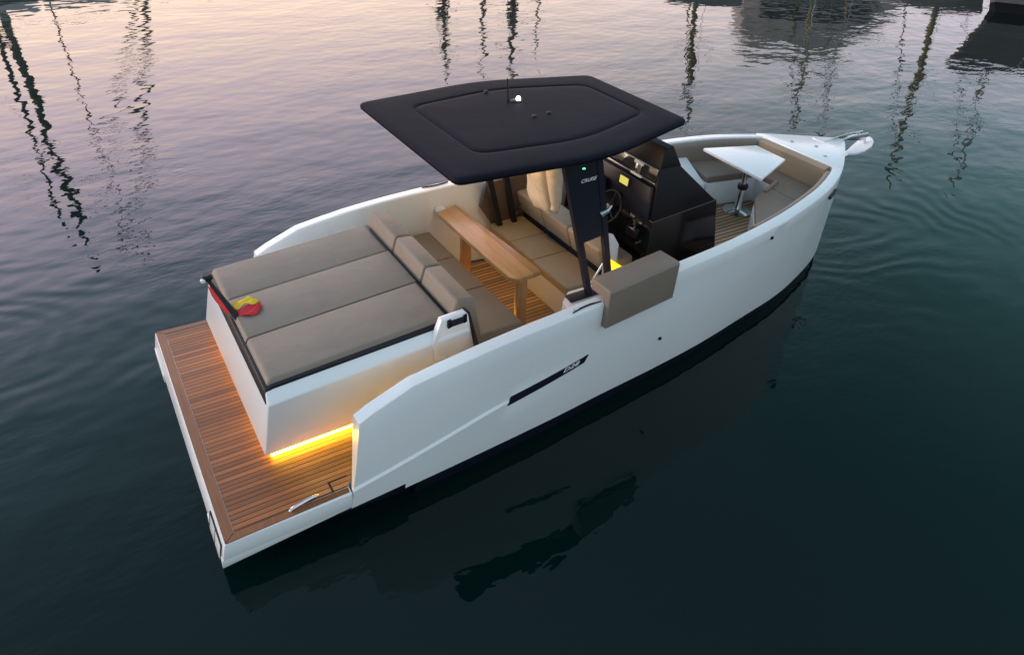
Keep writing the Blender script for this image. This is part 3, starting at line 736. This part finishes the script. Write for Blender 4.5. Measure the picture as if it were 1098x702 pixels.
# port end locker
hexa('end_locker', [(5.55, 0.40, 0.85), (6.03, 0.36, 0.85), (6.12, 0.86, 0.85), (5.55, 0.98, 0.85)], [(5.85, 0.52, 1.14), (6.02, 0.36, 1.14), (6.12, 0.86, 1.30), (5.6, 0.95, 1.30)], 'white', lounge, 0.01)
# bow table on its chrome column
bt = hexa('bow_table', [(6.075, 0.545, 1.465), (6.02, -0.405, 1.465), (6.69, -0.14, 1.465), (6.715, 0.322, 1.465)], [(6.075, 0.548, 1.502), (6.02, -0.41, 1.502), (6.692, -0.141, 1.502), (6.718, 0.325, 1.502)], 'white', boat, 0.008, 3)
col = lathe('table_column', [(0.17, 0.0), (0.175, 0.008), (0.15, 0.022), (0.06, 0.036), (0.045, 0.06), (0.042, 0.30), (0.034, 0.31), (0.034, 0.60)], (6.34, 0.075, 0.851), 'steel', bt, 28)
lathe('column_collar', [(0.055, 0), (0.062, 0.02), (0.062, 0.045), (0.05, 0.06)], (6.34, 0.075, 1.13), 'blackm', bt, 20)
lathe('column_collar', [(0.05, 0), (0.07, 0.02), (0.07, 0.05), (0.09, 0.07)], (6.34, 0.075, 1.385), 'blackm', bt, 20)
prism('edge_trim', [(6.32, -0.235), (6.66, -0.10), (6.68, -0.14), (6.34, -0.27)], 'z', 1.226, 1.240, 'beige', lounge, 0.004)

# ---- bow roller
rol = prism('bow_roller', [(7.55, 1.487), (7.9, 1.487), (8.22, 1.43), (8.33, 1.47), (8.30, 1.52), (8.0, 1.53), (7.6, 1.508)], 'y', 0.035, 0.045, 'steel', boat, 0.003)
prism('roller_cheek', [(7.80, 1.487), (7.9, 1.487), (8.22, 1.43), (8.33, 1.47), (8.30, 1.52), (8.0, 1.53), (7.8, 1.508)], 'y', -0.045, -0.035, 'steel', rol, 0.003)
tube('roller_wheel', [(8.25, -0.034, 1.47), (8.25, 0.034, 1.47)], 0.028, 'blackm', rol, 12)
tube('bail', [(7.80, 0.05, 1.495), (7.95, 0.05, 1.512), (8.12, 0.048, 1.522), (8.17, 0.0, 1.522), (8.165, -0.04, 1.51)], 0.007, 'steel', rol, 8)

# ------------------------------------------------------------------ loose things on the boat
anc = empty('anchor', (8.05, 0, 1.40)); tag(anc, 'white plough anchor hanging in the steel roller at the bow tip', 'anchor')
def rel(o, root): o.location = -Vector(root.location); return o
bm = bm_tube([(7.95, 0, 1.50), (8.18, 0, 1.50), (8.32, 0, 1.44), (8.36, 0, 1.36)], [0.016, 0.018, 0.018, 0.014], 8)
rel(link_mesh('shank', bm, 'steel', anc), anc)
bm = bmesh.new()
rows = []
for (x, z, w) in ((8.035, 1.24, 0.03), (8.14, 1.235, 0.06), (8.26, 1.26, 0.095), (8.37, 1.305, 0.105), (8.42, 1.345, 0.08), (8.44, 1.365, 0.04)):
    rows.append([bm.verts.new(p) for p in ((x, -w, z + 0.05), (x, 0, z + 0.062), (x, w, z + 0.05), (x, w, z + 0.03), (x, 0, z), (x, -w, z + 0.03))])
for i in range(len(rows) - 1):
    for k in range(6): bm.faces.new((rows[i][k], rows[i + 1][k], rows[i + 1][(k + 1) % 6], rows[i][(k + 1) % 6]))
bm.faces.new(rows[0]); bm.faces.new(rows[-1][::-1])
rel(link_mesh('fluke', bm, 'letter', anc), anc)

# brown fender cushion saddled over the starboard gunwale
fc = bm_prism([(-1.19, 1.395), (-1.18, 1.495), (-1.425, 1.505), (-1.445, 1.49), (-1.432, 1.135), (-1.36, 1.13), (-1.352, 1.395)], 'x', 3.20, 3.99)
for v in fc.verts:
    t = (v.co.x - 3.2) / 0.79
    v.co.z += 0.028 * t; v.co.y += 0.065 * t
bmesh.ops.recalc_face_normals(fc, faces=fc.faces[:]); bevel_all(fc, 0.012, 3)
fender = link_mesh('fender_cushion', fc, 'brown')
tag(fender, 'brown padded cushion saddled over the near gunwale beside the hardtop post', 'cushion')

# flag staff is a part of the boat, the flag hangs from it
staff = tube('flag_staff', [(0.615, 0.035, 1.215), (0.555, 0.145, 1.345), (0.489, 0.265, 1.49)], [0.030, 0.021, 0.017], 'blackm', sun, 10)
lathe('staff_cap', [(0.02, 0), (0.042, 0.012), (0.045, 0.04), (0.03, 0.055)], (0.487, 0.268, 1.485), 'blackm', staff, 16)
lathe('stern_light', [(0.02, 0), (0.022, 0.02), (0.012, 0.03)], (0.452, 0.245, 1.492), 'letter', staff, 10)
flag = empty('flag', (0.66, 0.28, 1.14)); tag(flag, 'red and yellow striped flag wrapped limp round the black stern staff', 'flag')
def ribbon(path_a, path_b, n=20, fold=0.012, ph=0.0, th=0.004):
    bm = bmesh.new(); rows = []
    def ev(path, t):
        t = t * (len(path) - 1); i = min(int(t), len(path) - 2); return Vector(path[i]).lerp(Vector(path[i + 1]), t - i)
    for i in range(n + 1):
        t = i / n; a, b = ev(path_a, t), ev(path_b, t); row = []
        for k in range(7):
            s = k / 6; p = a.lerp(b, s); q = p + Vector((0.4, 0.5, 0.75)).normalized() * fold * math.sin(9 * s + 11 * t + ph)
            row.append(q)
        rows.append([bm.verts.new(q) for q in row] + [bm.verts.new(q + Vector((0, 0.001, -th))) for q in row[::-1]])
    m = len(rows[0])
    for i in range(n):
        for k in range(m): bm.faces.new((rows[i][k], rows[i + 1][k], rows[i + 1][(k + 1) % m], rows[i][(k + 1) % m]))
    bm.faces.new(rows[0]); bm.faces.new(rows[-1][::-1])
    return bm
rel(link_mesh('red_band', ribbon([(0.500, 0.250, 1.44), (0.535, 0.175, 1.34), (0.575, 0.09, 1.25), (0.615, 0.03, 1.25)], [(0.478, 0.315, 1.40), (0.505, 0.255, 1.28), (0.545, 0.17, 1.215), (0.60, 0.10, 1.25)], fold=0.008), 'red', flag, angle=80), flag)
rel(link_mesh('yellow_band', ribbon([(0.610, 0.175, 1.275), (0.685, 0.185, 1.295), (0.755, 0.175, 1.300), (0.805, 0.135, 1.285)], [(0.610, 0.095, 1.262), (0.685, 0.085, 1.300), (0.755, 0.065, 1.305), (0.805, 0.085, 1.280)], fold=0.010, ph=1), 'yellow', flag, angle=80), flag)
rel(link_mesh('red_band', ribbon([(0.605, 0.095, 1.260), (0.685, 0.085, 1.285), (0.755, 0.065, 1.295), (0.810, 0.095, 1.280)], [(0.610, 0.035, 1.245), (0.680, -0.035, 1.262), (0.755, -0.035, 1.270), (0.815, 0.035, 1.270)], fold=0.012, ph=2), 'red', flag, angle=80), flag)

# jacket hung from the beam under the roof
jk = empty('jacket', (3.78, 0.48, 1.25)); tag(jk, 'beige knitted jacket hanging under the black roof above the rear seat backrest', 'jacket')
bm = bmesh.new(); rings = []
SEG = 40
for i in range(26):
    t = i / 25; z = 1.315 + 1.0 * t
    hw = 0.205 + 0.045 * t if t < 0.75 else 0.235 * (1 - ((t - 0.75) / 0.25) ** 2 * 0.75)
    hd0 = 1.0
    if t < 0.08: hw *= 0.92; hd0 = 0.88
    hd = (0.105 + 0.03 * math.sin(t * 3)) * hd0
    cy, cx_ = 0.435, 3.80 - 0.10 * t
    ringv = []
    for k in range(SEG):
        a = 2 * math.pi * k / SEG
        f = 1 + 0.10 * math.sin(5 * a + 2.6 * math.sin(4 * t)) * (1 - t * 0.4) + 0.05 * math.sin(11 * a + 9 * t) * (0.5 + 0.5 * math.sin(3 * a + 5 * t)) + (0.07 * math.sin(22 * t + 2 * a) * max(0, math.cos(a - 2.9)))
        ringv.append(bm.verts.new((cx_ + hd * f * math.cos(a), cy + hw * f * math.sin(a), z + 0.015 * math.sin(2 * a + 0.5) * (1 - t))))
    rings.append(ringv)
for i in range(25):
    for k in range(SEG): bm.faces.new((rings[i][k], rings[i][(k + 1) % SEG], rings[i + 1][(k + 1) % SEG], rings[i + 1][k]))
bm.faces.new(rings[0][::-1]); bm.faces.new(rings[-1])
rel(link_mesh('jacket_body', bm, 'knit', jk, angle=80), jk)
bm = bm_tube([(3.72, 0.30, 2.12), (3.72, 0.22, 1.95), (3.735, 0.20, 1.75), (3.76, 0.205, 1.58), (3.775, 0.215, 1.46), (3.775, 0.215, 1.44), (3.78, 0.22, 1.39)], [0.075, 0.085, 0.08, 0.066, 0.056, 0.044, 0.044], 16)
for v in bm.verts: v.co += Vector((math.sin(v.co.z * 40), math.cos(v.co.z * 33), 0)) * 0.006
rel(link_mesh('sleeve', bm, 'knit', jk, angle=80), jk)
bm = bm_tube([(3.72, 0.60, 2.12), (3.74, 0.655, 1.95), (3.78, 0.655, 1.7), (3.83, 0.64, 1.47)], [0.075, 0.08, 0.065, 0.045], 16)
rel(link_mesh('sleeve', bm, 'knit', jk, angle=80), jk)
rel(tube('hanger_hook', [(3.70, 0.47, 2.30), (3.55, 0.47, 2.385), (3.36, 0.47, 2.415)], 0.008, 'steel', jk, 6), jk)

# ------------------------------------------------------------------ moored boats beyond the frame (seen as reflections)
def hull_mesh(L, B, F, bow=0.35):
    bm = bmesh.new(); rows = []; n = 18
    for i in range(n + 1):
        t = i / n; x = -L / 2 + L * t
        w = B / 2 * (0.82 + 0.18 * math.sin(math.pi * min(t * 1.1, 1))) * (1 if t < 0.55 else math.cos((t - 0.55) / 0.45 * math.pi / 2) ** 0.8)
        w = max(w, 0.0); z = F * (1 + bow * t * t)
        prof = [(0, -0.3), (w * 0.6, -0.2), (w * 0.88, 0.05), (w, z), (w * 0.9, z + 0.02), (0, z + 0.06)]
        xo = 0.5 * max(0, t - 0.8) / 0.2
        rows.append([bm.verts.new((x + xo * (max(zz, 0) / max(z, .1)), y, zz)) for y, zz in prof] + [bm.verts.new((x + xo * (max(zz, 0) / max(z, .1)), -y, zz)) for y, zz in prof[::-1]])
    m = len(rows[0])
    for i in range(n):
        for k in range(m):
            try: bm.faces.new((rows[i][k], rows[i + 1][k], rows[i + 1][(k + 1) % m], rows[i][(k + 1) % m]))
            except Exception: pass
    try: bm.faces.new(rows[0])
    except Exception: pass
    bmesh.ops.remove_doubles(bm, verts=bm.verts[:], dist=0.001)
    return bm

def sailboat(pos, rz, L, mast_h, label, mast_mat='mast', hull_mat='boatgrey', F=1.0, boom=True, mast_r=0.075, lean=(0, 0), stay=None, mast_x=0.0, second=None, stay_r=0.05):
    o = empty('moored_sailboat', (pos[0], pos[1], 0), rz)
    tag(o, label, 'sailboat', 'sailing boats moored across the harbour')
    hb = hull_mesh(L, L * 0.31, F)
    for v in hb.verts: v.co.x -= mast_x
    link_mesh('hull', hb, hull_mat, o)
    prism('cabin', [(-L * 0.15 - mast_x, F + 0.03), (L * 0.2 - mast_x, F + 0.05), (L * 0.15 - mast_x, F + 0.5), (-L * 0.14 - mast_x, F + 0.55)], 'y', -L * 0.085, L * 0.085, 'boatwhite', o, 0.05, 2)
    ms = tube('mast', [(0, 0, F), (lean[0] * 0.5, lean[1] * 0.5, mast_h * 0.5), (lean[0], lean[1], mast_h)], [mast_r, mast_r, mast_r * 0.7], mast_mat, o, 8)
    for f in (0.45, 0.72):
        p = Vector((lean[0] * f, lean[1] * f, mast_h * f)); w = L * 0.075
        tube('spreader', [p + Vector((0, -w, 0.05)), p, p + Vector((0, w, 0.05))], 0.03, mast_mat, ms, 6)
    if boom:
        tube('boom', [(-0.1, 0, F + 1.1), (-L * 0.38, 0, F + 1.15)], 0.06, mast_mat, o, 8)
        tube('sail_cover', [(-0.15, 0, F + 1.35), (-L * 0.15, 0, F + 1.32), (-L * 0.37, 0, F + 1.25)], [0.26, 0.20, 0.10], 'sailcover', o, 10)
    top = Vector((lean[0], lean[1], mast_h))
    bowp = Vector((L * 0.5 - mast_x + 0.3, 0, F * 1.3)) if stay is None else Vector(stay)
    tube('forestay', [bowp, bowp.lerp(top, 0.5), top * 0.97], [stay_r, stay_r * 0.9, stay_r * 0.4], mast_mat, o, 6)
    tube('backstay', [(-L * 0.5 - mast_x, 0, F), top * 0.985], 0.012, 'steel', o, 5)
    if second: tube('mizzen_mast', [second[0], second[1]], [0.09, 0.07], mast_mat, o, 8)
    return o
def lean_to(base, top, rz):      # a mast leaning from base to top, given in world coordinates
    dx, dy = top[0] - base[0], top[1] - base[1]; c_, s_ = math.cos(rz), math.sin(rz)
    return (dx * c_ + dy * s_, -dx * s_ + dy * c_)
sailboat((-1.35, 25.0), rad(4), 9.0, 9.6, 'dark masted ketch moored at the far left, its doubled mast mirrored thick', 'sailcover', F=0.50, mast_r=0.15, mast_x=0.5, second=((-0.32, 0.3, 0.5), (-0.62, 0.4, 9.0)))
sailboat((0.05, 29.0), rad(0), 10.0, 13.0, 'sailboat moored second from left with a dark furled headsail', 'mast', 'boatgrey', F=1.0, mast_r=0.035, stay=(3.5, -0.15, 1.2), mast_x=-1.2, stay_r=0.10, boom=False)
sailboat((14.97, 25.53), rad(60), 9.0, 5.6, 'short masted sailboat moored behind the roof, left of the tall pair', F=0.8, mast_r=0.09)
sailboat((20.36, 31.74), rad(58), 7.0, 7.5, 'small sailboat moored left of the paired masts beyond the roof', F=0.8, mast_r=0.09, mast_x=-1.0)
sailboat((17.67, 24.05), rad(56), 9.5, 5.5, 'sailboat with stout dark mast moored straight beyond the antenna', F=0.8, mast_r=0.12)
sailboat((22.95, 30.1), rad(56), 7.0, 6.0, 'lowest masted sailboat moored just right of the antenna line', F=0.75, mast_r=0.07, mast_x=-1.0)
sailboat((23.75, 19.05), rad(50), 10.5, 7.4, 'olive masted sailboat moored beyond the forward edge of the roof', 'mastol', F=0.6, mast_r=0.12, lean=lean_to((23.75, 19.05), (24.33, 18.78), rad(50)), boom=False)
sailboat((26.8, 15.4), rad(45), 9.5, 6.6, 'olive masted sailboat moored beside the pale motor yacht', 'mastol', F=0.85, mast_r=0.10, lean=lean_to((26.8, 15.4), (27.43, 15.14), rad(45)), mast_x=-4.0, boom=False)
sailboat((34.1, 19.0), rad(45), 7.0, 8.9, 'thin dark masted sailboat moored right of the pale motor yacht', F=0.85, mast_r=0.06, lean=lean_to((34.1, 19.0), (34.65, 18.79), rad(45)), mast_x=-2.0, boom=False)
sailboat((29.2, 11.55), rad(40), 10.5, 7.8, 'brown masted sailboat moored beyond the bow anchor', 'mastol', F=0.6, mast_r=0.12, lean=lean_to((29.2, 11.55), (29.86, 11.33), rad(40)), mast_x=-4.0, boom=False)
sailboat((36.9, 12.9), rad(40), 9.5, 10.4, 'dark masted sailboat moored behind the grey hull at the right', F=0.8, mast_r=0.08, lean=lean_to((36.9, 12.9), (38.27, 12.39), rad(40)), mast_x=-4.0, boom=False)

# grey motor yacht whose superstructure mirrors at the upper right
my = empty('motor_yacht', (44.2, 26.9, 0), rad(-38)); my.scale = (2.0, 2.0, 2.0); tag(my, 'pale motor yacht moored beyond the bow, mirrored as a grey blur', 'yacht')
link_mesh('hull', hull_mesh(11, 3.6, 1.3), 'boatwhite', my)
prism('superstructure', [(-3.2, 1.3), (2.4, 1.4), (1.2, 2.5), (-0.2, 3.7), (-2.8, 3.7), (-3.2, 2.4)], 'y', -1.3, 1.3, 'stone', my, 0.08)
prism('window', [(-2.6, 1.9), (1.2, 1.9), (0.6, 2.4), (-2.6, 2.4)], 'y', -1.315, 1.315, 'glassdark', my, 0.02)

# grey hulled boat poking into the upper right corner
gb = empty('grey_hulled_boat', (28.3, 6.2, 0), 0); tag(gb, 'grey hulled boat with black boot top entering the upper right corner', 'boat')
dirv = Vector((25.775 - 24.27, 6.686 - 7.457, 0)).normalized(); nv = Vector((0.456, 0.89, 0))
W0 = Vector((24.27, 7.457, 0))
GBS = 1.7
def gb_pt(s, off, z):   # s along the waterline from the visible end, off away from the camera
    return W0 + dirv * s + nv * off + Vector((0, 0, z)) - Vector(gb.location)
bm = bmesh.new(); rows = []
for i in range(13):
    t = i / 12; s = 9.0 * t + GBS; w = 1.55 * math.sin(min(1, 0.02 + t * 1.6) * math.pi / 2) ** 0.75
    rake = lambda z: -0.55 * max(z, 0) * (1 - t) ** 2
    rows.append([gb_pt(s + rake(z), 1.55 + sd * w * k, z) for sd, k, z in ((-1, 0.9, -0.3), (-1, 0.93, 0.0), (-1, 0.97, 0.42), (-1, 1.06, 1.65), (1, 1.06, 1.65), (1, 0.97, 0.42), (1, 0.9, -0.3))])
vr = [[bm.verts.new(p) for p in r] for r in rows]
for i in range(12):
    for k in range(7): bm.faces.new((vr[i][k], vr[i + 1][k], vr[i + 1][(k + 1) % 7], vr[i][(k + 1) % 7]))
bm.faces.new(vr[0]); bm.faces.new(vr[-1][::-1])
hb = link_mesh('hull', bm, 'greyhull', gb)
bm = bmesh.new(); vr = []
for r in rows:
    c = (r[0] + r[6]) / 2
    f = lambda p, k=1.006: bm.verts.new(Vector((c.x + (p.x - c.x) * k, c.y + (p.y - c.y) * k, p.z)))
    m1 = r[1].lerp(r[2], 0.72); m2 = r[6].lerp(r[5], 0.72)
    vr.append([f(r[0]), f(r[1]), f(m1), f(m2), f(r[6])])
for i in range(12):
    for k in range(5): bm.faces.new((vr[i][k], vr[i + 1][k], vr[i + 1][(k + 1) % 5], vr[i][(k + 1) % 5]))
bm.faces.new(vr[0]); bm.faces.new(vr[-1][::-1])
link_mesh('boot_stripe', bm, 'blackm', gb)
p = [gb_pt(4.2, 1.0, 1.66), gb_pt(6.5, 1.0, 1.66), gb_pt(6.3, 2.2, 1.66), gb_pt(4.4, 2.2, 1.66)]
hexa('cabin', [tuple(q) for q in p], [tuple(q + Vector((0, 0, 0.7))) for q in p], 'boatwhite', gb, 0.05)
rp = tube('mooring_rope', [(25.9, 6.35, 1.2), (25.4, 6.0, 0.62), (24.85, 5.72, 0.15), (24.6, 5.6, -0.25)], 0.014, 'rope', None, 8)
tag(rp, 'pale mooring rope running from the grey hull into the water', 'rope')

# ------------------------------------------------------------------ water
bm = bmesh.new()
S = 1500
vs = [bm.verts.new(p) for p in ((-S, -S, 0), (S, -S, 0), (S, S, 0), (-S, S, 0))]; bm.faces.new(vs)
m, nt, b = new_mat('harbour_water'); M['water'] = m
b.inputs['Specular IOR Level'].default_value = 0.36; b.inputs['Base Color'].default_value = (0.0008, 0.0085, 0.0078, 1); b.inputs['Roughness'].default_value = 0.015; b.inputs['IOR'].default_value = 1.333
geo = nt.nodes.new('ShaderNodeNewGeometry')
def wmap(scale, rot):
    mp = nt.nodes.new('ShaderNodeMapping'); mp.inputs['Scale'].default_value = scale; mp.inputs['Rotation'].default_value = (0, 0, rot)
    nt.links.new(geo.outputs['Position'], mp.inputs['Vector']); return mp.outputs['Vector']
n1 = noise(nt, wmap((1, 1.6, 1), rad(-32)), 0.6, 1, 0.4)
n2 = noise(nt, wmap((1, 1.5, 1), rad(-36)), 2.7, 0.6, 0.4)
n3 = noise(nt, wmap((1, 2.0, 1), rad(-25)), 6.5, 1, 0.5)
patch = noise(nt, wmap((1, 1, 1), 0), 0.22, 2)
# ripples are livelier away from the boat's near side
sp = nt.nodes.new('ShaderNodeSeparateXYZ'); nt.links.new(geo.outputs['Position'], sp.inputs[0])
calm = nt.nodes.new('ShaderNodeMapRange'); calm.inputs['From Min'].default_value = -2.0; calm.inputs['From Max'].default_value = 5.0
calm.inputs['To Min'].default_value = 0.35; calm.inputs['To Max'].default_value = 1.0
nt.links.new(math_n(nt, 'ADD', sp.outputs['Y'], math_n(nt, 'MULTIPLY', patch.outputs['Fac'], 3.0)), calm.inputs['Value'])
pm = nt.nodes.new('ShaderNodeMapRange'); pm.inputs['From Min'].default_value = 0.42; pm.inputs['From Max'].default_value = 0.62; nt.links.new(patch.outputs['Fac'], pm.inputs['Value']); patch_hi = pm.outputs[0]
h = math_n(nt, 'MULTIPLY', n1.outputs['Fac'], 0.024)
h = math_n(nt, 'ADD', h, math_n(nt, 'MULTIPLY', n2.outputs['Fac'], 0.0066))
h = math_n(nt, 'ADD', h, math_n(nt, 'MULTIPLY', math_n(nt, 'MULTIPLY', n3.outputs['Fac'], patch_hi), 0.0036))
h = math_n(nt, 'MULTIPLY', h, calm.outputs[0])
def rings(cx_, cy_, wl, amp, reach):      # ripples spreading from a spot beside the hull
    vm = nt.nodes.new('ShaderNodeVectorMath'); vm.operation = 'DISTANCE'; nt.links.new(geo.outputs['Position'], vm.inputs[0]); vm.inputs[1].default_value = (cx_, cy_, 0)
    d = math_n(nt, 'ADD', vm.outputs['Value'], math_n(nt, 'MULTIPLY', n1.outputs['Fac'], 1.6))
    w = math_n(nt, 'SINE', math_n(nt, 'MULTIPLY', d, 2 * math.pi / wl))
    f = nt.nodes.new('ShaderNodeMapRange'); f.interpolation_type = 'SMOOTHSTEP'; f.inputs['From Min'].default_value = reach; f.inputs['From Max'].default_value = reach * 0.25
    nt.links.new(vm.outputs['Value'], f.inputs['Value'])
    return math_n(nt, 'MULTIPLY', math_n(nt, 'MULTIPLY', w, f.outputs[0]), math_n(nt, 'MULTIPLY', n1.outputs['Fac'], amp))
for args in ((-1.6, 2.6, 0.36, 0.0016, 3.4), (8.9, 0.4, 0.40, 0.0022, 4.0)): h = math_n(nt, 'ADD', h, rings(*args))
bp = nt.nodes.new('ShaderNodeBump'); bp.inputs['Strength'].default_value = 1.0; bp.inputs['Distance'].default_value = 1.0
nt.links.new(h, bp.inputs['Height']); nt.links.new(bp.outputs['Normal'], b.inputs['Normal'])
water = link_mesh('water', bm, 'water', smooth=False)
water['kind'] = 'structure'

# ------------------------------------------------------------------ sky and light
SUN_EL, SUN_AZ = 5.0, 142.0                       # azimuth from +x, counter-clockwise
wd = bpy.data.worlds.new('World'); scene.world = wd; wd.use_nodes = True
nt = wd.node_tree; nt.nodes.clear()
out = nt.nodes.new('ShaderNodeOutputWorld')
sky = nt.nodes.new('ShaderNodeTexSky'); sky.sky_type = 'NISHITA'; sky.sun_disc = False
sky.sun_elevation = rad(SUN_EL); sky.sun_rotation = rad(90 - SUN_AZ)
bg1 = nt.nodes.new('ShaderNodeBackground'); bg1.inputs['Strength'].default_value = 0.05; nt.links.new(sky.outputs[0], bg1.inputs[0])
tc = nt.nodes.new('ShaderNodeTexCoord'); sp = nt.nodes.new('ShaderNodeSeparateXYZ'); nt.links.new(tc.outputs['Generated'], sp.inputs[0])
z = sp.outputs['Z']
glow = ramp(nt, z, [(0.0, (1.0, 0.70, 0.50)), (0.20, (1.0, 0.74, 0.60)), (0.30, (1.0, 0.78, 0.86)), (0.405, (0.88, 0.78, 1.0)), (0.49, (0.50, 0.58, 0.74)), (0.60, (0.24, 0.36, 0.46)), (0.75, (0.15, 0.21, 0.27)), (1.0, (0.17, 0.21, 0.26))])
side = ramp(nt, z, [(0.0, (0.50, 0.43, 0.45)), (0.18, (0.45, 0.41, 0.48)), (0.25, (0.29, 0.35, 0.42)), (0.33, (0.13, 0.25, 0.28)), (0.45, (0.06, 0.15, 0.16)), (0.62, (0.05, 0.11, 0.115)), (0.8, (0.10, 0.14, 0.16)), (1.0, (0.17, 0.21, 0.26))])
back = ramp(nt, z, [(0.0, (0.225, 0.265, 0.29)), (0.3, (0.225, 0.27, 0.305)), (1.0, (0.17, 0.21, 0.26))])
ga = rad(112)
dt = nt.nodes.new('ShaderNodeVectorMath'); dt.operation = 'DOT_PRODUCT'; nt.links.new(tc.outputs['Generated'], dt.inputs[0]); dt.inputs[1].default_value = (math.cos(ga), math.sin(ga), 0)
mr = nt.nodes.new('ShaderNodeMapRange'); mr.interpolation_type = 'SMOOTHSTEP'; mr.inputs['From Min'].default_value = 0.0; mr.inputs['From Max'].default_value = 0.95
nt.links.new(dt.outputs['Value'], mr.inputs['Value'])
mb = nt.nodes.new('ShaderNodeMapRange'); mb.interpolation_type = 'SMOOTHSTEP'; mb.inputs['From Min'].default_value = -0.15; mb.inputs['From Max'].default_value = -0.75
nt.links.new(dt.outputs['Value'], mb.inputs['Value'])
colr = mix_rgb(nt, mb.outputs[0], mix_rgb(nt, mr.outputs[0], side, glow), back)
bg2 = nt.nodes.new('ShaderNodeBackground'); bg2.inputs['Strength'].default_value = 3.3; nt.links.new(colr, bg2.inputs[0])
ad = nt.nodes.new('ShaderNodeAddShader'); nt.links.new(bg1.outputs[0], ad.inputs[0]); nt.links.new(bg2.outputs[0], ad.inputs[1])
nt.links.new(ad.outputs[0], out.inputs['Surface'])

sl = bpy.data.lights.new('sun', 'SUN'); sl.energy = 0.9; sl.angle = rad(15); sl.color = (1.0, 0.86, 0.76)
so = bpy.data.objects.new('sun', sl); COL.objects.link(so)
sd = Vector((math.cos(rad(SUN_AZ)) * math.cos(rad(SUN_EL)), math.sin(rad(SUN_AZ)) * math.cos(rad(SUN_EL)), math.sin(rad(SUN_EL))))
so.rotation_euler = (-sd).to_track_quat('-Z', 'Y').to_euler()

# ------------------------------------------------------------------ camera
cd = bpy.data.cameras.new('camera'); cam = bpy.data.objects.new('camera', cd); COL.objects.link(cam); scene.camera = cam
cam.location = (0.0514110956, -5.02574017, 4.47733276); cam.rotation_mode = 'XYZ'
cam.rotation_euler = (0.931132986, -0.0320398318, -0.548475954)
cd.sensor_fit = 'HORIZONTAL'; cd.sensor_width = 36.0; cd.lens = 748.704362 / 1098 * 36
cd.shift_x = -8.8861084 / 1098; cd.shift_y = 16.3005018 / 1098
cd.clip_start = 0.05; cd.clip_end = 4000
vs_ = scene.view_settings; vs_.view_transform = 'Standard'; vs_.look = 'None'; vs_.exposure = 0.0; vs_.gamma = 1.0; vs_.use_curve_mapping = False
